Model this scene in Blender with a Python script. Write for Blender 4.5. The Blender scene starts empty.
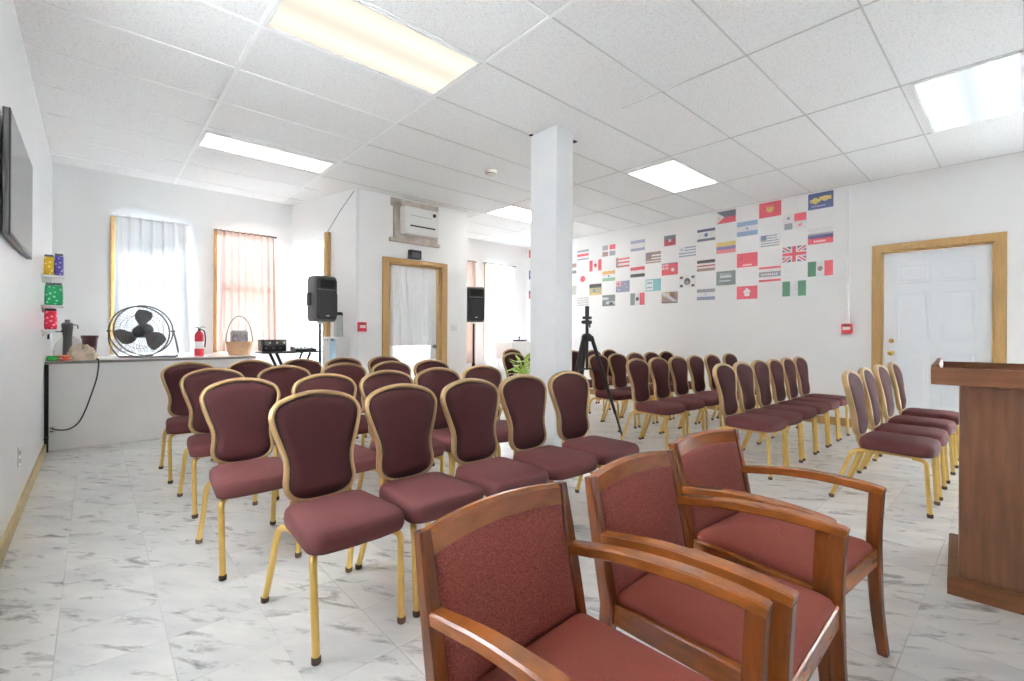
import bpy, math, random
from mathutils import Vector, Matrix
random.seed(7)
C = bpy.context.scene.collection
PI = math.pi
H = 2.96

# ------------------------------------------------------------------ materials
def newmat(name):
    m = bpy.data.materials.new(name); m.use_nodes = True
    nt = m.node_tree; nt.nodes.clear()
    out = nt.nodes.new('ShaderNodeOutputMaterial')
    return m, nt, out
def N(nt, typ, **kw):
    n = nt.nodes.new(typ)
    for k, v in kw.items():
        if k in n.inputs: n.inputs[k].default_value = v
        else: setattr(n, k, v)
    return n
def srgb(r, g, b):
    def f(c):
        c /= 255.0
        return c / 12.92 if c <= .04045 else ((c + .055) / 1.055) ** 2.4
    return (f(r), f(g), f(b), 1)
def pmat(name, col, rough=.5, metal=0, vary=.06, scale=30, bump=0, bscale=200, spec=.5, stretch=None, detail=3):
    """Principled with procedural colour variation and optional bump."""
    m, nt, out = newmat(name)
    p = N(nt, 'ShaderNodeBsdfPrincipled'); L = nt.links
    p.inputs['Roughness'].default_value = rough; p.inputs['Metallic'].default_value = metal
    p.inputs['Specular IOR Level'].default_value = spec
    tc = N(nt, 'ShaderNodeTexCoord'); src = tc.outputs['Object']
    if stretch:
        mp = N(nt, 'ShaderNodeMapping'); mp.inputs['Scale'].default_value = stretch
        L.new(src, mp.inputs['Vector']); src = mp.outputs['Vector']
    n = N(nt, 'ShaderNodeTexNoise', Scale=scale, Detail=detail); L.new(src, n.inputs['Vector'])
    mx = N(nt, 'ShaderNodeMix', data_type='RGBA')
    c = col[:3]
    mx.inputs[6].default_value = tuple(max(0, x * (1 - vary)) for x in c) + (1,)
    mx.inputs[7].default_value = tuple(min(1, x * (1 + vary)) for x in c) + (1,)
    rp = N(nt, 'ShaderNodeMapRange'); rp.inputs[1].default_value = .3; rp.inputs[2].default_value = .7
    L.new(n.outputs['Fac'], rp.inputs[0]); L.new(rp.outputs[0], mx.inputs[0])
    L.new(mx.outputs[2], p.inputs['Base Color'])
    if bump:
        b = N(nt, 'ShaderNodeBump', Strength=bump, Distance=.002)
        n2 = N(nt, 'ShaderNodeTexNoise', Scale=bscale, Detail=2); L.new(tc.outputs['Object'], n2.inputs['Vector'])
        L.new(n2.outputs['Fac'], b.inputs['Height']); L.new(b.outputs['Normal'], p.inputs['Normal'])
    L.new(p.outputs[0], out.inputs[0])
    return m
def emat(name, col, strength):
    m, nt, out = newmat(name)
    e = N(nt, 'ShaderNodeEmission'); e.inputs[0].default_value = col; e.inputs[1].default_value = strength
    nt.links.new(e.outputs[0], out.inputs[0]); return m

M = {}
M['wall'] = pmat('wall_paint', srgb(243, 243, 242), .55, vary=.012, scale=2.5, bump=.05, bscale=90, spec=.3)
M['wall_gloss'] = pmat('wall_paint_gloss', srgb(236, 237, 238), .25, vary=.012, scale=2, spec=.4)
M['column'] = pmat('column_paint', srgb(232, 233, 234), .4, vary=.01, scale=3)
M['tbar'] = pmat('tbar_white', srgb(245, 245, 244), .4, vary=.01)
M['tbar_shade'] = pmat('tbar_shade', srgb(204, 204, 200), .5, vary=.05)  # grey puts the shadow lines of the right-hand grid into the bar colour
M['pine'] = pmat('pine_trim', srgb(166, 130, 74), .45, vary=.12, scale=6, stretch=(6, 6, .6))
M['basewood'] = pmat('baseboard_wood', srgb(176, 156, 112), .5, vary=.12, scale=6, stretch=(2, .6, 8))
M['white'] = pmat('white_paint', srgb(240, 240, 240), .4, vary=.01)
M['door_white'] = pmat('door_white', srgb(238, 242, 246), .35, vary=.008)
M['plastic_white'] = pmat('white_plastic', srgb(232, 230, 226), .4, vary=.02)
M['cream_plastic'] = pmat('cream_plastic', srgb(222, 214, 204), .45, vary=.03)
M['dirty'] = pmat('dusty_wood', srgb(196, 184, 174), .7, vary=.2, scale=9, detail=5)
M['black'] = pmat('black_plastic', srgb(30, 30, 32), .45, vary=.1)
M['black_metal'] = pmat('black_metal', srgb(26, 26, 28), .4, vary=.1, metal=.3)
M['grey_plastic'] = pmat('grey_plastic', srgb(98, 98, 98), .5, vary=.06)
M['grille'] = pmat('speaker_grille', srgb(42, 42, 44), .6, vary=.25, scale=400, bump=.6, bscale=500)
M['steel'] = pmat('grey_steel', srgb(110, 110, 108), .35, metal=.6, vary=.05)
M['ledge'] = pmat('ledge_edge', srgb(140, 138, 132), .45, vary=.06)
M['ledge_top'] = pmat('ledge_top', srgb(232, 230, 226), .2, vary=.02)
M['gold'] = pmat('gold_tube', srgb(210, 174, 94), .32, metal=.55, vary=.08, scale=12, detail=4)
M['gold_frame'] = pmat('gold_back_frame', srgb(172, 141, 97), .36, metal=.45, vary=.08, scale=10, detail=4)
M['glide'] = pmat('brown_glide', srgb(74, 52, 30), .5, vary=.2)
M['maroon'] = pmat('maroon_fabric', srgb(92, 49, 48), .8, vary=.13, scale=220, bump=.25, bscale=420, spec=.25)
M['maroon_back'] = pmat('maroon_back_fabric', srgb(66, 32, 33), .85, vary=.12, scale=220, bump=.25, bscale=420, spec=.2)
M['piping'] = pmat('dark_piping', srgb(44, 18, 20), .7, vary=.1)
M['brass'] = pmat('brass', srgb(180, 150, 80), .3, metal=.8, vary=.05)
M['cherry'] = pmat('cherry_wood', srgb(142, 80, 32), .24, vary=.28, scale=7, stretch=(1.4, 1.4, 5), detail=5, spec=.6)
M['cherry_leg'] = pmat('cherry_wood_upright', srgb(114, 60, 24), .25, vary=.26, scale=7, stretch=(7, 7, 1), detail=5, spec=.6)
M['walnut'] = pmat('walnut_laminate', srgb(108, 68, 42), .42, vary=.26, scale=5, stretch=(8, 8, .9), detail=8)
M['walnut_h'] = pmat('walnut_laminate_across', srgb(114, 72, 44), .5, spec=.3, vary=.22, scale=5, stretch=(8, .9, 8), detail=8)
M['red_device'] = pmat('red_device', srgb(196, 40, 54), .4, vary=.05)
M['tripod'] = pmat('tripod_black', srgb(22, 20, 22), .5, vary=.15)
M['leaf'] = pmat('leaf_green', srgb(172, 200, 84), .5, vary=.25, scale=18)
M['petal'] = pmat('petal_white', srgb(244, 242, 226), .5, vary=.04)
M['wicker'] = pmat('wicker', srgb(206, 166, 128), .7, vary=.25, scale=60, stretch=(1, 1, 3), bump=.6, bscale=120)
M['burgundy'] = pmat('burgundy_glaze', srgb(92, 56, 60), .4, vary=.25, scale=30)
M['bag'] = pmat('paper_bag', srgb(206, 190, 168), .6, vary=.1, scale=10)
M['tv'] = pmat('tv_screen', srgb(96, 98, 93), .22, vary=.2, scale=2.5)
M['cloth'] = pmat('white_cloth', srgb(240, 238, 236), .8, vary=.02)
M['blue_panel'] = pmat('pale_blue_panel', srgb(168, 200, 216), .3, vary=.08)
M['clear'] = pmat('smoky_jug', srgb(206, 208, 208), .15, vary=.05)
M['hole'] = pmat('dark_void', srgb(16, 16, 16), .9, vary=.1)

def fabric_arm():
    m, nt, out = newmat('rust_weave'); L = nt.links
    p = N(nt, 'ShaderNodeBsdfPrincipled', Roughness=.85); p.inputs['Specular IOR Level'].default_value = .25
    tc = N(nt, 'ShaderNodeTexCoord')
    mp = N(nt, 'ShaderNodeMapping'); mp.inputs['Scale'].default_value = (1, 1, 2.2); L.new(tc.outputs['Object'], mp.inputs[0])
    n = N(nt, 'ShaderNodeTexNoise', Scale=170, Detail=3, Roughness=.7); L.new(mp.outputs[0], n.inputs['Vector'])
    r = N(nt, 'ShaderNodeValToRGB')
    r.color_ramp.elements[0].position = .36; r.color_ramp.elements[0].color = srgb(108, 50, 42)
    r.color_ramp.elements[1].position = .68; r.color_ramp.elements[1].color = srgb(158, 86, 72)
    L.new(n.outputs['Fac'], r.inputs[0]); L.new(r.outputs[0], p.inputs['Base Color'])
    b = N(nt, 'ShaderNodeBump', Strength=.4, Distance=.002); L.new(n.outputs['Fac'], b.inputs['Height']); L.new(b.outputs[0], p.inputs['Normal'])
    L.new(p.outputs[0], out.inputs[0]); return m
M['rust'] = fabric_arm()
M['rust_seat'] = pmat('rust_seat_cloth', srgb(142, 74, 62), .85, vary=.1, scale=260, bump=.2, bscale=420, spec=.2)

def floor_mat():
    m, nt, out = newmat('marble_vinyl_tile'); L = nt.links
    p = N(nt, 'ShaderNodeBsdfPrincipled'); p.inputs['Specular IOR Level'].default_value = .5
    g = N(nt, 'ShaderNodeNewGeometry')
    def vm(op, a, b=None):
        n = N(nt, 'ShaderNodeVectorMath', operation=op)
        L.new(a, n.inputs[0])
        if b is not None:
            if isinstance(b, tuple): n.inputs[1].default_value = b
            else: L.new(b, n.inputs[1])
        return n.outputs[0]
    def ma(op, a, b=0.0, c=None):
        n = N(nt, 'ShaderNodeMath', operation=op)
        for i, v in enumerate((a, b) if c is None else (a, b, c)):
            if isinstance(v, (int, float)): n.inputs[i].default_value = v
            else: L.new(v, n.inputs[i])
        return n.outputs[0]
    pos = vm('SUBTRACT', g.outputs['Position'], (.205, 2.40, -.15))
    t = vm('SCALE', pos); t.node.inputs['Scale'].default_value = 1 / .302
    cell = vm('FLOOR', t); fr = vm('FRACTION', t)
    wn = N(nt, 'ShaderNodeTexWhiteNoise', noise_dimensions='3D'); L.new(cell, wn.inputs['Vector'])
    off = vm('SCALE', wn.outputs['Color']); off.node.inputs['Scale'].default_value = 9
    q = vm('ADD', g.outputs['Position'], off)
    mr_ = N(nt, 'ShaderNodeMapping'); mr_.inputs['Rotation'].default_value = (0, 0, math.radians(52)); L.new(q, mr_.inputs[0])
    mp = N(nt, 'ShaderNodeMapping'); mp.inputs['Scale'].default_value = (1.5, 5.0, 1)
    L.new(mr_.outputs[0], mp.inputs[0])
    n1 = N(nt, 'ShaderNodeTexNoise', Scale=3.0, Detail=6, Roughness=.65, Distortion=.45); L.new(mp.outputs[0], n1.inputs['Vector'])
    r1 = N(nt, 'ShaderNodeValToRGB'); e = r1.color_ramp.elements
    e[0].position = .31; e[0].color = (1, 1, 1, 1); e[1].position = .45; e[1].color = (0, 0, 0, 1)
    L.new(n1.outputs['Fac'], r1.inputs[0])
    n2 = N(nt, 'ShaderNodeTexNoise', Scale=1.1, Detail=5, Roughness=.6, Distortion=.3); L.new(mp.outputs[0], n2.inputs['Vector'])
    r2 = N(nt, 'ShaderNodeMapRange'); r2.inputs[1].default_value = .36; r2.inputs[2].default_value = .64; L.new(n2.outputs['Fac'], r2.inputs[0])
    c1 = N(nt, 'ShaderNodeMix', data_type='RGBA'); c1.inputs[6].default_value = srgb(212, 212, 210); c1.inputs[7].default_value = srgb(232, 231, 227)
    L.new(r2.outputs[0], c1.inputs[0])
    c2 = N(nt, 'ShaderNodeMix', data_type='RGBA'); c2.inputs[7].default_value = srgb(138, 136, 134)
    L.new(r1.outputs[0], c2.inputs[0]); L.new(c1.outputs[2], c2.inputs[6])
    sx = N(nt, 'ShaderNodeSeparateXYZ'); L.new(fr, sx.inputs[0])
    def edge(o):
        d = ma('ABSOLUTE', ma('SUBTRACT', o, .5)); return ma('GREATER_THAN', d, .4935)
    ed = ma('MAXIMUM', edge(sx.outputs[0]), edge(sx.outputs[1]))
    # seams fade in and out with wear
    n3 = N(nt, 'ShaderNodeTexNoise', Scale=1.6, Detail=2); L.new(g.outputs['Position'], n3.inputs['Vector'])
    r3 = N(nt, 'ShaderNodeMapRange'); r3.inputs[1].default_value = .4; r3.inputs[2].default_value = .62; r3.inputs[3].default_value = .12; r3.inputs[4].default_value = .75
    L.new(n3.outputs['Fac'], r3.inputs[0])
    ef = ma('MULTIPLY', ed, r3.outputs[0])
    c3 = N(nt, 'ShaderNodeMix', data_type='RGBA'); c3.inputs[7].default_value = srgb(178, 176, 170)
    L.new(ef, c3.inputs[0]); L.new(c2.outputs[2], c3.inputs[6])
    L.new(c3.outputs[2], p.inputs['Base Color'])
    rr = N(nt, 'ShaderNodeMapRange'); rr.inputs[3].default_value = .285; rr.inputs[4].default_value = .36; L.new(n3.outputs['Fac'], rr.inputs[0])
    L.new(rr.outputs[0], p.inputs['Roughness'])
    b = N(nt, 'ShaderNodeBump', Strength=.25, Distance=.002, invert=True); L.new(ed, b.inputs['Height']); L.new(b.outputs[0], p.inputs['Normal'])
    L.new(p.outputs[0], out.inputs[0]); return m
M['floor'] = floor_mat()

def ceiling_mat():
    m, nt, out = newmat('ceiling_tile'); L = nt.links
    p = N(nt, 'ShaderNodeBsdfPrincipled', Roughness=.8); p.inputs['Specular IOR Level'].default_value = .2
    g = N(nt, 'ShaderNodeNewGeometry')
    n = N(nt, 'ShaderNodeTexNoise', Scale=70, Detail=3, Roughness=.7); L.new(g.outputs['Position'], n.inputs['Vector'])
    r = N(nt, 'ShaderNodeValToRGB'); e = r.color_ramp.elements
    e[0].position = .33; e[0].color = srgb(222, 222, 220); e[1].position = .5; e[1].color = srgb(240, 240, 239)
    L.new(n.outputs['Fac'], r.inputs[0])
    # old water stain by the air conditioner
    d = N(nt, 'ShaderNodeVectorMath', operation='DISTANCE'); d.inputs[1].default_value = (3.5, 5.45, H)
    n2 = N(nt, 'ShaderNodeTexNoise', Scale=3.5, Detail=3); L.new(g.outputs['Position'], n2.inputs['Vector'])
    a = N(nt, 'ShaderNodeMath', operation='MULTIPLY_ADD'); L.new(n2.outputs['Fac'], a.inputs[0]); a.inputs[1].default_value = -1.1; L.new(d.outputs['Value'], a.inputs[2])
    mr = N(nt, 'ShaderNodeMapRange'); mr.inputs[1].default_value = -.35; mr.inputs[2].default_value = .3; mr.inputs[3].default_value = .45; mr.inputs[4].default_value = 0
    L.new(a.outputs[0], mr.inputs[0])
    c = N(nt, 'ShaderNodeMix', data_type='RGBA'); c.inputs[7].default_value = srgb(172, 166, 156)
    L.new(mr.outputs[0], c.inputs[0]); L.new(r.outputs[0], c.inputs[6]); L.new(c.outputs[2], p.inputs['Base Color'])
    b = N(nt, 'ShaderNodeBump', Strength=.3, Distance=.003); L.new(n.outputs['Fac'], b.inputs['Height']); L.new(b.outputs[0], p.inputs['Normal'])
    L.new(p.outputs[0], out.inputs[0]); return m
M['ceiling'] = ceiling_mat()

def sheer(name, col, trans=.3, transl=.45):
    m, nt, out = newmat(name); L = nt.links
    d = N(nt, 'ShaderNodeBsdfDiffuse'); t = N(nt, 'ShaderNodeBsdfTranslucent'); x = N(nt, 'ShaderNodeBsdfTransparent')
    tc = N(nt, 'ShaderNodeTexCoord'); n = N(nt, 'ShaderNodeTexNoise', Scale=40, Detail=2)
    mp = N(nt, 'ShaderNodeMapping'); mp.inputs['Scale'].default_value = (1, 1, .1); L.new(tc.outputs['Object'], mp.inputs[0]); L.new(mp.outputs[0], n.inputs['Vector'])
    mx = N(nt, 'ShaderNodeMix', data_type='RGBA'); mx.inputs[6].default_value = tuple(c * .93 for c in col[:3]) + (1,); mx.inputs[7].default_value = col
    L.new(n.outputs['Fac'], mx.inputs[0]); L.new(mx.outputs[2], d.inputs[0]); L.new(mx.outputs[2], t.inputs[0])
    a = N(nt, 'ShaderNodeMixShader'); a.inputs[0].default_value = transl; L.new(d.outputs[0], a.inputs[1]); L.new(t.outputs[0], a.inputs[2])
    b = N(nt, 'ShaderNodeMixShader'); b.inputs[0].default_value = trans; L.new(a.outputs[0], b.inputs[1]); L.new(x.outputs[0], b.inputs[2])
    L.new(b.outputs[0], out.inputs[0]); return m
M['sheer_white'] = sheer('sheer_white_cloth', (.92, .93, .94, 1), .003, .020)
M['sheer_bright'] = sheer('sheer_bright_cloth', (.93, .94, .95, 1), .02, .55)
M['sheer_pink'] = sheer('dusty_pink_cloth', srgb(214, 186, 174), .004, .032)
M['sheer_grey'] = sheer('grey_lining', srgb(196, 202, 208), .05, .35)

def glass():
    m, nt, out = newmat('window_glass'); L = nt.links
    x = N(nt, 'ShaderNodeBsdfTransparent'); x.inputs[0].default_value = (.95, .97, .97, 1)
    gl = N(nt, 'ShaderNodeBsdfGlossy', Roughness=.02); f = N(nt, 'ShaderNodeFresnel', IOR=1.45)
    a = N(nt, 'ShaderNodeMixShader'); L.new(f.outputs[0], a.inputs[0]); L.new(x.outputs[0], a.inputs[1]); L.new(gl.outputs[0], a.inputs[2])
    L.new(a.outputs[0], out.inputs[0]); return m
M['glass'] = glass()
def frosted(name='frosted_glass', k=.5):
    m, nt, out = newmat(name); L = nt.links
    t = N(nt, 'ShaderNodeBsdfTranslucent'); t.inputs[0].default_value = (.9, .9, .89, 1)
    d = N(nt, 'ShaderNodeBsdfDiffuse'); d.inputs[0].default_value = (.8, .81, .81, 1)
    a = N(nt, 'ShaderNodeMixShader'); a.inputs[0].default_value = k
    L.new(d.outputs[0], a.inputs[1]); L.new(t.outputs[0], a.inputs[2]); L.new(a.outputs[0], out.inputs[0]); return m
M['frosted'] = frosted(); M['door_glass'] = frosted('obscure_door_glass', .13)

def diffuser(name, col, lo, hi, nt_tubes=2, sharp=1.0):
    """Lit prismatic lens: brighter where the tubes run behind it (local x along, y across)."""
    m, nt, out = newmat(name); L = nt.links
    tc = N(nt, 'ShaderNodeTexCoord'); s = N(nt, 'ShaderNodeSeparateXYZ'); L.new(tc.outputs['Object'], s.inputs[0])
    w = N(nt, 'ShaderNodeMath', operation='MULTIPLY'); L.new(s.outputs[1], w.inputs[0]); w.inputs[1].default_value = 2 * PI * nt_tubes / .6
    cs = N(nt, 'ShaderNodeMath', operation='COSINE'); L.new(w.outputs[0], cs.inputs[0])
    r = N(nt, 'ShaderNodeMapRange'); r.inputs[1].default_value = 1; r.inputs[2].default_value = -1; r.inputs[3].default_value = lo; r.inputs[4].default_value = hi
    L.new(cs.outputs[0], r.inputs[0])
    e = N(nt, 'ShaderNodeEmission'); e.inputs[0].default_value = col; L.new(r.outputs[0], e.inputs[1])
    L.new(e.outputs[0], out.inputs[0]); return m
M['lens_warm'] = diffuser('lens_warm', (1, .93, .78, 1), .5, .64)
M['lens_bright'] = diffuser('lens_bright', (1, 1, .96, 1), .62, 1.1)
M['lens_soft'] = diffuser('lens_soft', (1, .97, .91, 1), 1.6, 2.4)
M['lens_far'] = diffuser('lens_far', (1, .98, .93, 1), 4, 6)
M['lens_cool'] = diffuser('lens_cool', (.90, .98, 1, 1), .5, .75)

# ------------------------------------------------------------------ mesh builder
class MB:
    def __init__(s): s.v = []; s.f = []; s.mi = []; s.cur = 0
    def add(s, vs, fs, mat=None):
        o = len(s.v); s.v += [tuple(p) for p in vs]; s.f += [tuple(i + o for i in f) for f in fs]
        s.mi += [s.cur if mat is None else mat] * len(fs); return s
    def box(s, x0, x1, y0, y1, z0, z1, mat=None, X=None):
        vs = [Vector((x, y, z)) for z in (z0, z1) for x, y in ((x0, y0), (x1, y0), (x1, y1), (x0, y1))]
        if X is not None: vs = [X @ p for p in vs]
        return s.add(vs, [(3, 2, 1, 0), (4, 5, 6, 7), (0, 1, 5, 4), (1, 2, 6, 5), (2, 3, 7, 6), (3, 0, 4, 7)], mat)
    def rbox(s, x0, x1, y0, y1, z0, z1, r=.01, axis='z', n=4, mat=None, X=None, e=None):
        """box with rounded vertical corners along axis and chamfered ends."""
        dims = {'z': (x0, x1, y0, y1, z0, z1), 'y': (x0, x1, z0, z1, y0, y1), 'x': (y0, y1, z0, z1, x0, x1)}[axis]
        a0, a1, b0, b1, c0, c1 = dims; e = r * .4 if e is None else e
        def ring(ins, c):
            pts = []; rr = max(r - ins, .0005)
            for cx, cy, st in ((a1 - ins - rr, b1 - ins - rr, 0), (a0 + ins + rr, b1 - ins - rr, 90), (a0 + ins + rr, b0 + ins + rr, 180), (a1 - ins - rr, b0 + ins + rr, 270)):
                for k in range(n + 1):
                    t = math.radians(st + 90 * k / n); pts.append((cx + rr * math.cos(t), cy + rr * math.sin(t), c))
            return pts
        R = [ring(e, c0), ring(0, c0 + e), ring(0, c1 - e), ring(e, c1)]
        cv = {'z': lambda p: Vector(p), 'y': lambda p: Vector((p[0], p[2], p[1])), 'x': lambda p: Vector((p[2], p[0], p[1]))}[axis]
        R = [[cv(p) for p in q] for q in R]
        if X is not None: R = [[X @ p for p in q] for q in R]
        return s.loft(R, mat=mat)
    def loft(s, rings, closed=True, caps=True, mat=None):
        n = len(rings[0]); vs = [p for r in rings for p in r]; fs = []
        for i in range(len(rings) - 1):
            for k in range(n if closed else n - 1):
                a = i * n + k; b = i * n + (k + 1) % n; fs.append((a, b, b + n, a + n))
        if caps and closed:
            fs.append(tuple(range(n))[::-1]); fs.append(tuple(range((len(rings) - 1) * n, len(rings) * n)))
        return s.add(vs, fs, mat)
    def tube(s, pts, r, n=8, closed=False, mat=None, ry=None, up=None):
        """sweep an ellipse (r in the 'side' direction, ry along 'up') along pts; r may be a list."""
        pts = [Vector(p) for p in pts]; m = len(pts); rings = []
        prev = None
        for i, p in enumerate(pts):
            if closed: t = pts[(i + 1) % m] - pts[i - 1]
            else: t = pts[min(i + 1, m - 1)] - pts[max(i - 1, 0)]
            t.normalize()
            if up is not None: u = Vector(up)
            elif prev is None: u = Vector((0, 0, 1)) if abs(t.z) < .9 else Vector((1, 0, 0))
            else: u = prev
            u = (u - t * u.dot(t)).normalized(); prev = u; sd = t.cross(u)
            rr = r[i] if isinstance(r, (list, tuple)) else r
            r2 = rr if ry is None else (ry[i] if isinstance(ry, (list, tuple)) else ry)
            rings.append([p + sd * rr * math.cos(2 * PI * k / n) + u * r2 * math.sin(2 * PI * k / n) for k in range(n)])
        if closed:
            vs = [p for q in rings for p in q]; fs = []
            for i in range(m):
                j = (i + 1) % m
                for k in range(n): fs.append((i * n + k, i * n + (k + 1) % n, j * n + (k + 1) % n, j * n + k))
            return s.add(vs, fs, mat)
        return s.loft(rings, mat=mat)
    def bar(s, pts, w, d, up=(0, 0, 1), mat=None):
        """rectangular section swept along pts; w across, d along up."""
        pts = [Vector(p) for p in pts]; m = len(pts); rings = []
        for i, p in enumerate(pts):
            t = (pts[min(i + 1, m - 1)] - pts[max(i - 1, 0)]).normalized()
            u = Vector(up); u = (u - t * u.dot(t)).normalized(); sd = t.cross(u)
            ww = w[i] if isinstance(w, (list, tuple)) else w; dd = d[i] if isinstance(d, (list, tuple)) else d
            a, b = ww / 2, dd / 2; c = min(a, b) * .3
            rings.append([p + sd * x + u * y for x, y in ((a, b - c), (a - c, b), (-a + c, b), (-a, b - c), (-a, -b + c), (-a + c, -b), (a - c, -b), (a, -b + c))])
        return s.loft(rings, mat=mat)
    def lathe(s, prof, n=24, at=(0, 0, 0), X=None, mat=None):
        rings = []
        for r, z in prof:
            q = [Vector((at[0] + r * math.cos(2 * PI * k / n), at[1] + r * math.sin(2 * PI * k / n), at[2] + z)) for k in range(n)]
            rings.append([X @ p for p in q] if X is not None else q)
        return s.loft(rings, mat=mat)
    def prism(s, poly, f, d0, d1, mat=None):
        """polygon (a,b) pushed between depths d0,d1 via f(a,b,d)."""
        n = len(poly)
        vs = [f(a, b, d0) for a, b in poly] + [f(a, b, d1) for a, b in poly]
        fs = [tuple(range(n))[::-1], tuple(range(n, 2 * n))] + [(i, (i + 1) % n, (i + 1) % n + n, i + n) for i in range(n)]
        return s.add(vs, fs, mat)
    def build(s, name, mats, parent=None, smooth=True, ang=38, bevel=0):
        me = bpy.data.meshes.new(name); me.from_pydata(s.v, [], s.f)
        if not isinstance(mats, (list, tuple)): mats = [mats]
        for m in mats: me.materials.append(m)
        me.polygons.foreach_set('material_index', s.mi)
        import bmesh
        bm = bmesh.new(); bm.from_mesh(me); bmesh.ops.recalc_face_normals(bm, faces=bm.faces); bm.to_mesh(me); bm.free()
        if smooth:
            me.polygons.foreach_set('use_smooth', [True] * len(me.polygons)); me.set_sharp_from_angle(angle=math.radians(ang))
        me.update()
        o = bpy.data.objects.new(name, me); C.objects.link(o)
        if parent: o.parent = parent
        if bevel:
            b = o.modifiers.new('bevel', 'BEVEL'); b.width = bevel; b.segments = 2; b.limit_method = 'ANGLE'
        return o

def tag(o, label, cat, group=None):
    o['label'] = label; o['category'] = cat
    if group: o['group'] = group
    return o
def thing(name, label, cat, loc=(0, 0, 0), rz=0, group=None):
    o = bpy.data.objects.new(name, None); C.objects.link(o); o.empty_display_size = .1
    o.location = loc; o.rotation_euler = (0, 0, rz); return tag(o, label, cat, group)
def structure(o): o['kind'] = 'structure'; return o
def dup(root, loc, rz, label, group=None):
    r = root.copy(); C.objects.link(r); r.location = loc; r.rotation_euler = (0, 0, rz); r['label'] = label
    if group: r['group'] = group
    for ch in list(root.children):
        c = ch.copy(); C.objects.link(c); c.parent = r
        for g in list(ch.children):
            d = g.copy(); C.objects.link(d); d.parent = c
    return r
def catmull(P, k=4, closed=True):
    P = [Vector(p) for p in P]; n = len(P); out = []
    for i in range(n if closed else n - 1):
        if closed: a, b, c, d = P[i - 1], P[i], P[(i + 1) % n], P[(i + 2) % n]
        else: a, b, c, d = P[max(i - 1, 0)], P[i], P[i + 1], P[min(i + 2, n - 1)]
        for j in range(k):
            t = j / k
            out.append(.5 * ((2 * b) + (c - a) * t + (2 * a - 5 * b + 4 * c - d) * t * t + (3 * b - a - 3 * c + d) * t ** 3))
    if not closed: out.append(P[-1])
    return out

# ------------------------------------------------------------------ room shell
LX, RX, NY = -.34, 6.88, -3.2
WY, FY, EY = 7.08, 7.18, 5.68          # window wall, far wall, entry-bay wall
T = .16
def wall(name, A, B, openings, mat, out):
    """wall from A to B (plan), inner face on AB, thickness T towards 'out'; openings (u0,u1,z0,z1)."""
    A = Vector((A[0], A[1], 0)); B = Vector((B[0], B[1], 0)); d = (B - A); Ln = d.length; d.normalize(); o = Vector((out[0], out[1], 0)).normalized()
    b = MB()
    def seg(u0, u1, z0, z1):
        if u1 - u0 < 1e-4 or z1 - z0 < 1e-4: return
        vs = [A + d * u + o * t + Vector((0, 0, z)) for z in (z0, z1) for u, t in ((u0, 0), (u1, 0), (u1, T), (u0, T))]
        b.add(vs, [(3, 2, 1, 0), (4, 5, 6, 7), (0, 1, 5, 4), (1, 2, 6, 5), (2, 3, 7, 6), (3, 0, 4, 7)])
    u = 0
    for u0, u1, z0, z1 in sorted(openings):
        seg(u, u0, 0, H + .05); seg(u0, u1, 0, z0); seg(u0, u1, z1, H + .05); u = u1
    seg(u, Ln, 0, H + .05)
    return structure(b.build(name, mat, smooth=False))

b = MB(); b.box(LX - T, RX + T, NY - T, FY + T, -.1, 0); structure(b.build('floor', M['floor'], smooth=False))
b = MB(); b.box(LX - T, RX + T, NY - T, FY + T, H, H + .08); structure(b.build('ceiling', M['ceiling'], smooth=False))
FILL_L = ((1.5, 2.9),)  # unseen left-wall window, added to bring in fill light
wall('wall_left', (LX, NY), (LX, WY + T), [(a - NY, b - NY, 1.0, 2.45) for a, b in FILL_L], M['wall_gloss'], (-1, 0))
W1 = (.165, .88, .86, 2.44); W2 = (1.18, 1.87, .86, 2.44)
wall('wall_back', (LX, WY), (2.12, WY), [(W1[0] - LX, W1[1] - LX, W1[2], W1[3]), (W2[0] - LX, W2[1] - LX, W2[2], W2[3])], M['wall'], (0, 1))
SA, SB = Vector((2.46, EY + .0, 0)), Vector((2.12, WY, 0)); sd = (SB - SA).normalized(); sn = Vector((-sd.y, sd.x, 0))  # sn points into the alcove (-x)
if sn.x > 0: sn = -sn
SL = (SB - SA).length
wall('wall_alcove', SA[:2], SB[:2], [(.60, SL - .12, .3, 2.36)], M['wall'], (-sn.x, -sn.y))
D1 = (2.915, 3.745, 2.07)
wall('wall_entry', (2.46, EY), (4.205, EY), [(D1[0] - 2.46, D1[1] - 2.46, 0, D1[2])], M['wall'], (0, 1))
wall('wall_bay', (4.205, EY + T), (4.205, FY), [], M['wall'], (-1, 0))
W3 = (4.62, 5.42, .6, 2.50); W4 = (5.76, 6.46, .6, 2.50)
wall('wall_far', (4.205 - T, FY), (RX, FY), [(W3[0] - 4.205 + T, W3[1] - 4.205 + T, W3[2], W3[3]), (W4[0] - 4.205 + T, W4[1] - 4.205 + T, W4[2], W4[3])], M['wall'], (0, 1))
D2 = (.20, 1.13, 2.10); FILL_R = ((-2.9, -.4),)  # right-wall window out of view is added for fill light
wall('wall_right', (RX, NY), (RX, FY + T), [(D2[0] - NY, D2[1] - NY, 0, D2[2])] + [(a - NY, b - NY, .3, 2.0) for a, b in FILL_R], M['wall'], (1, 0))
wall('wall_near', (LX - T, NY), (RX + T, NY), [], pmat('low_bounce_grey', srgb(166, 168, 172), .7), (0, -1))  # unseen wall, made grey to cut bounce back into the room
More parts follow.
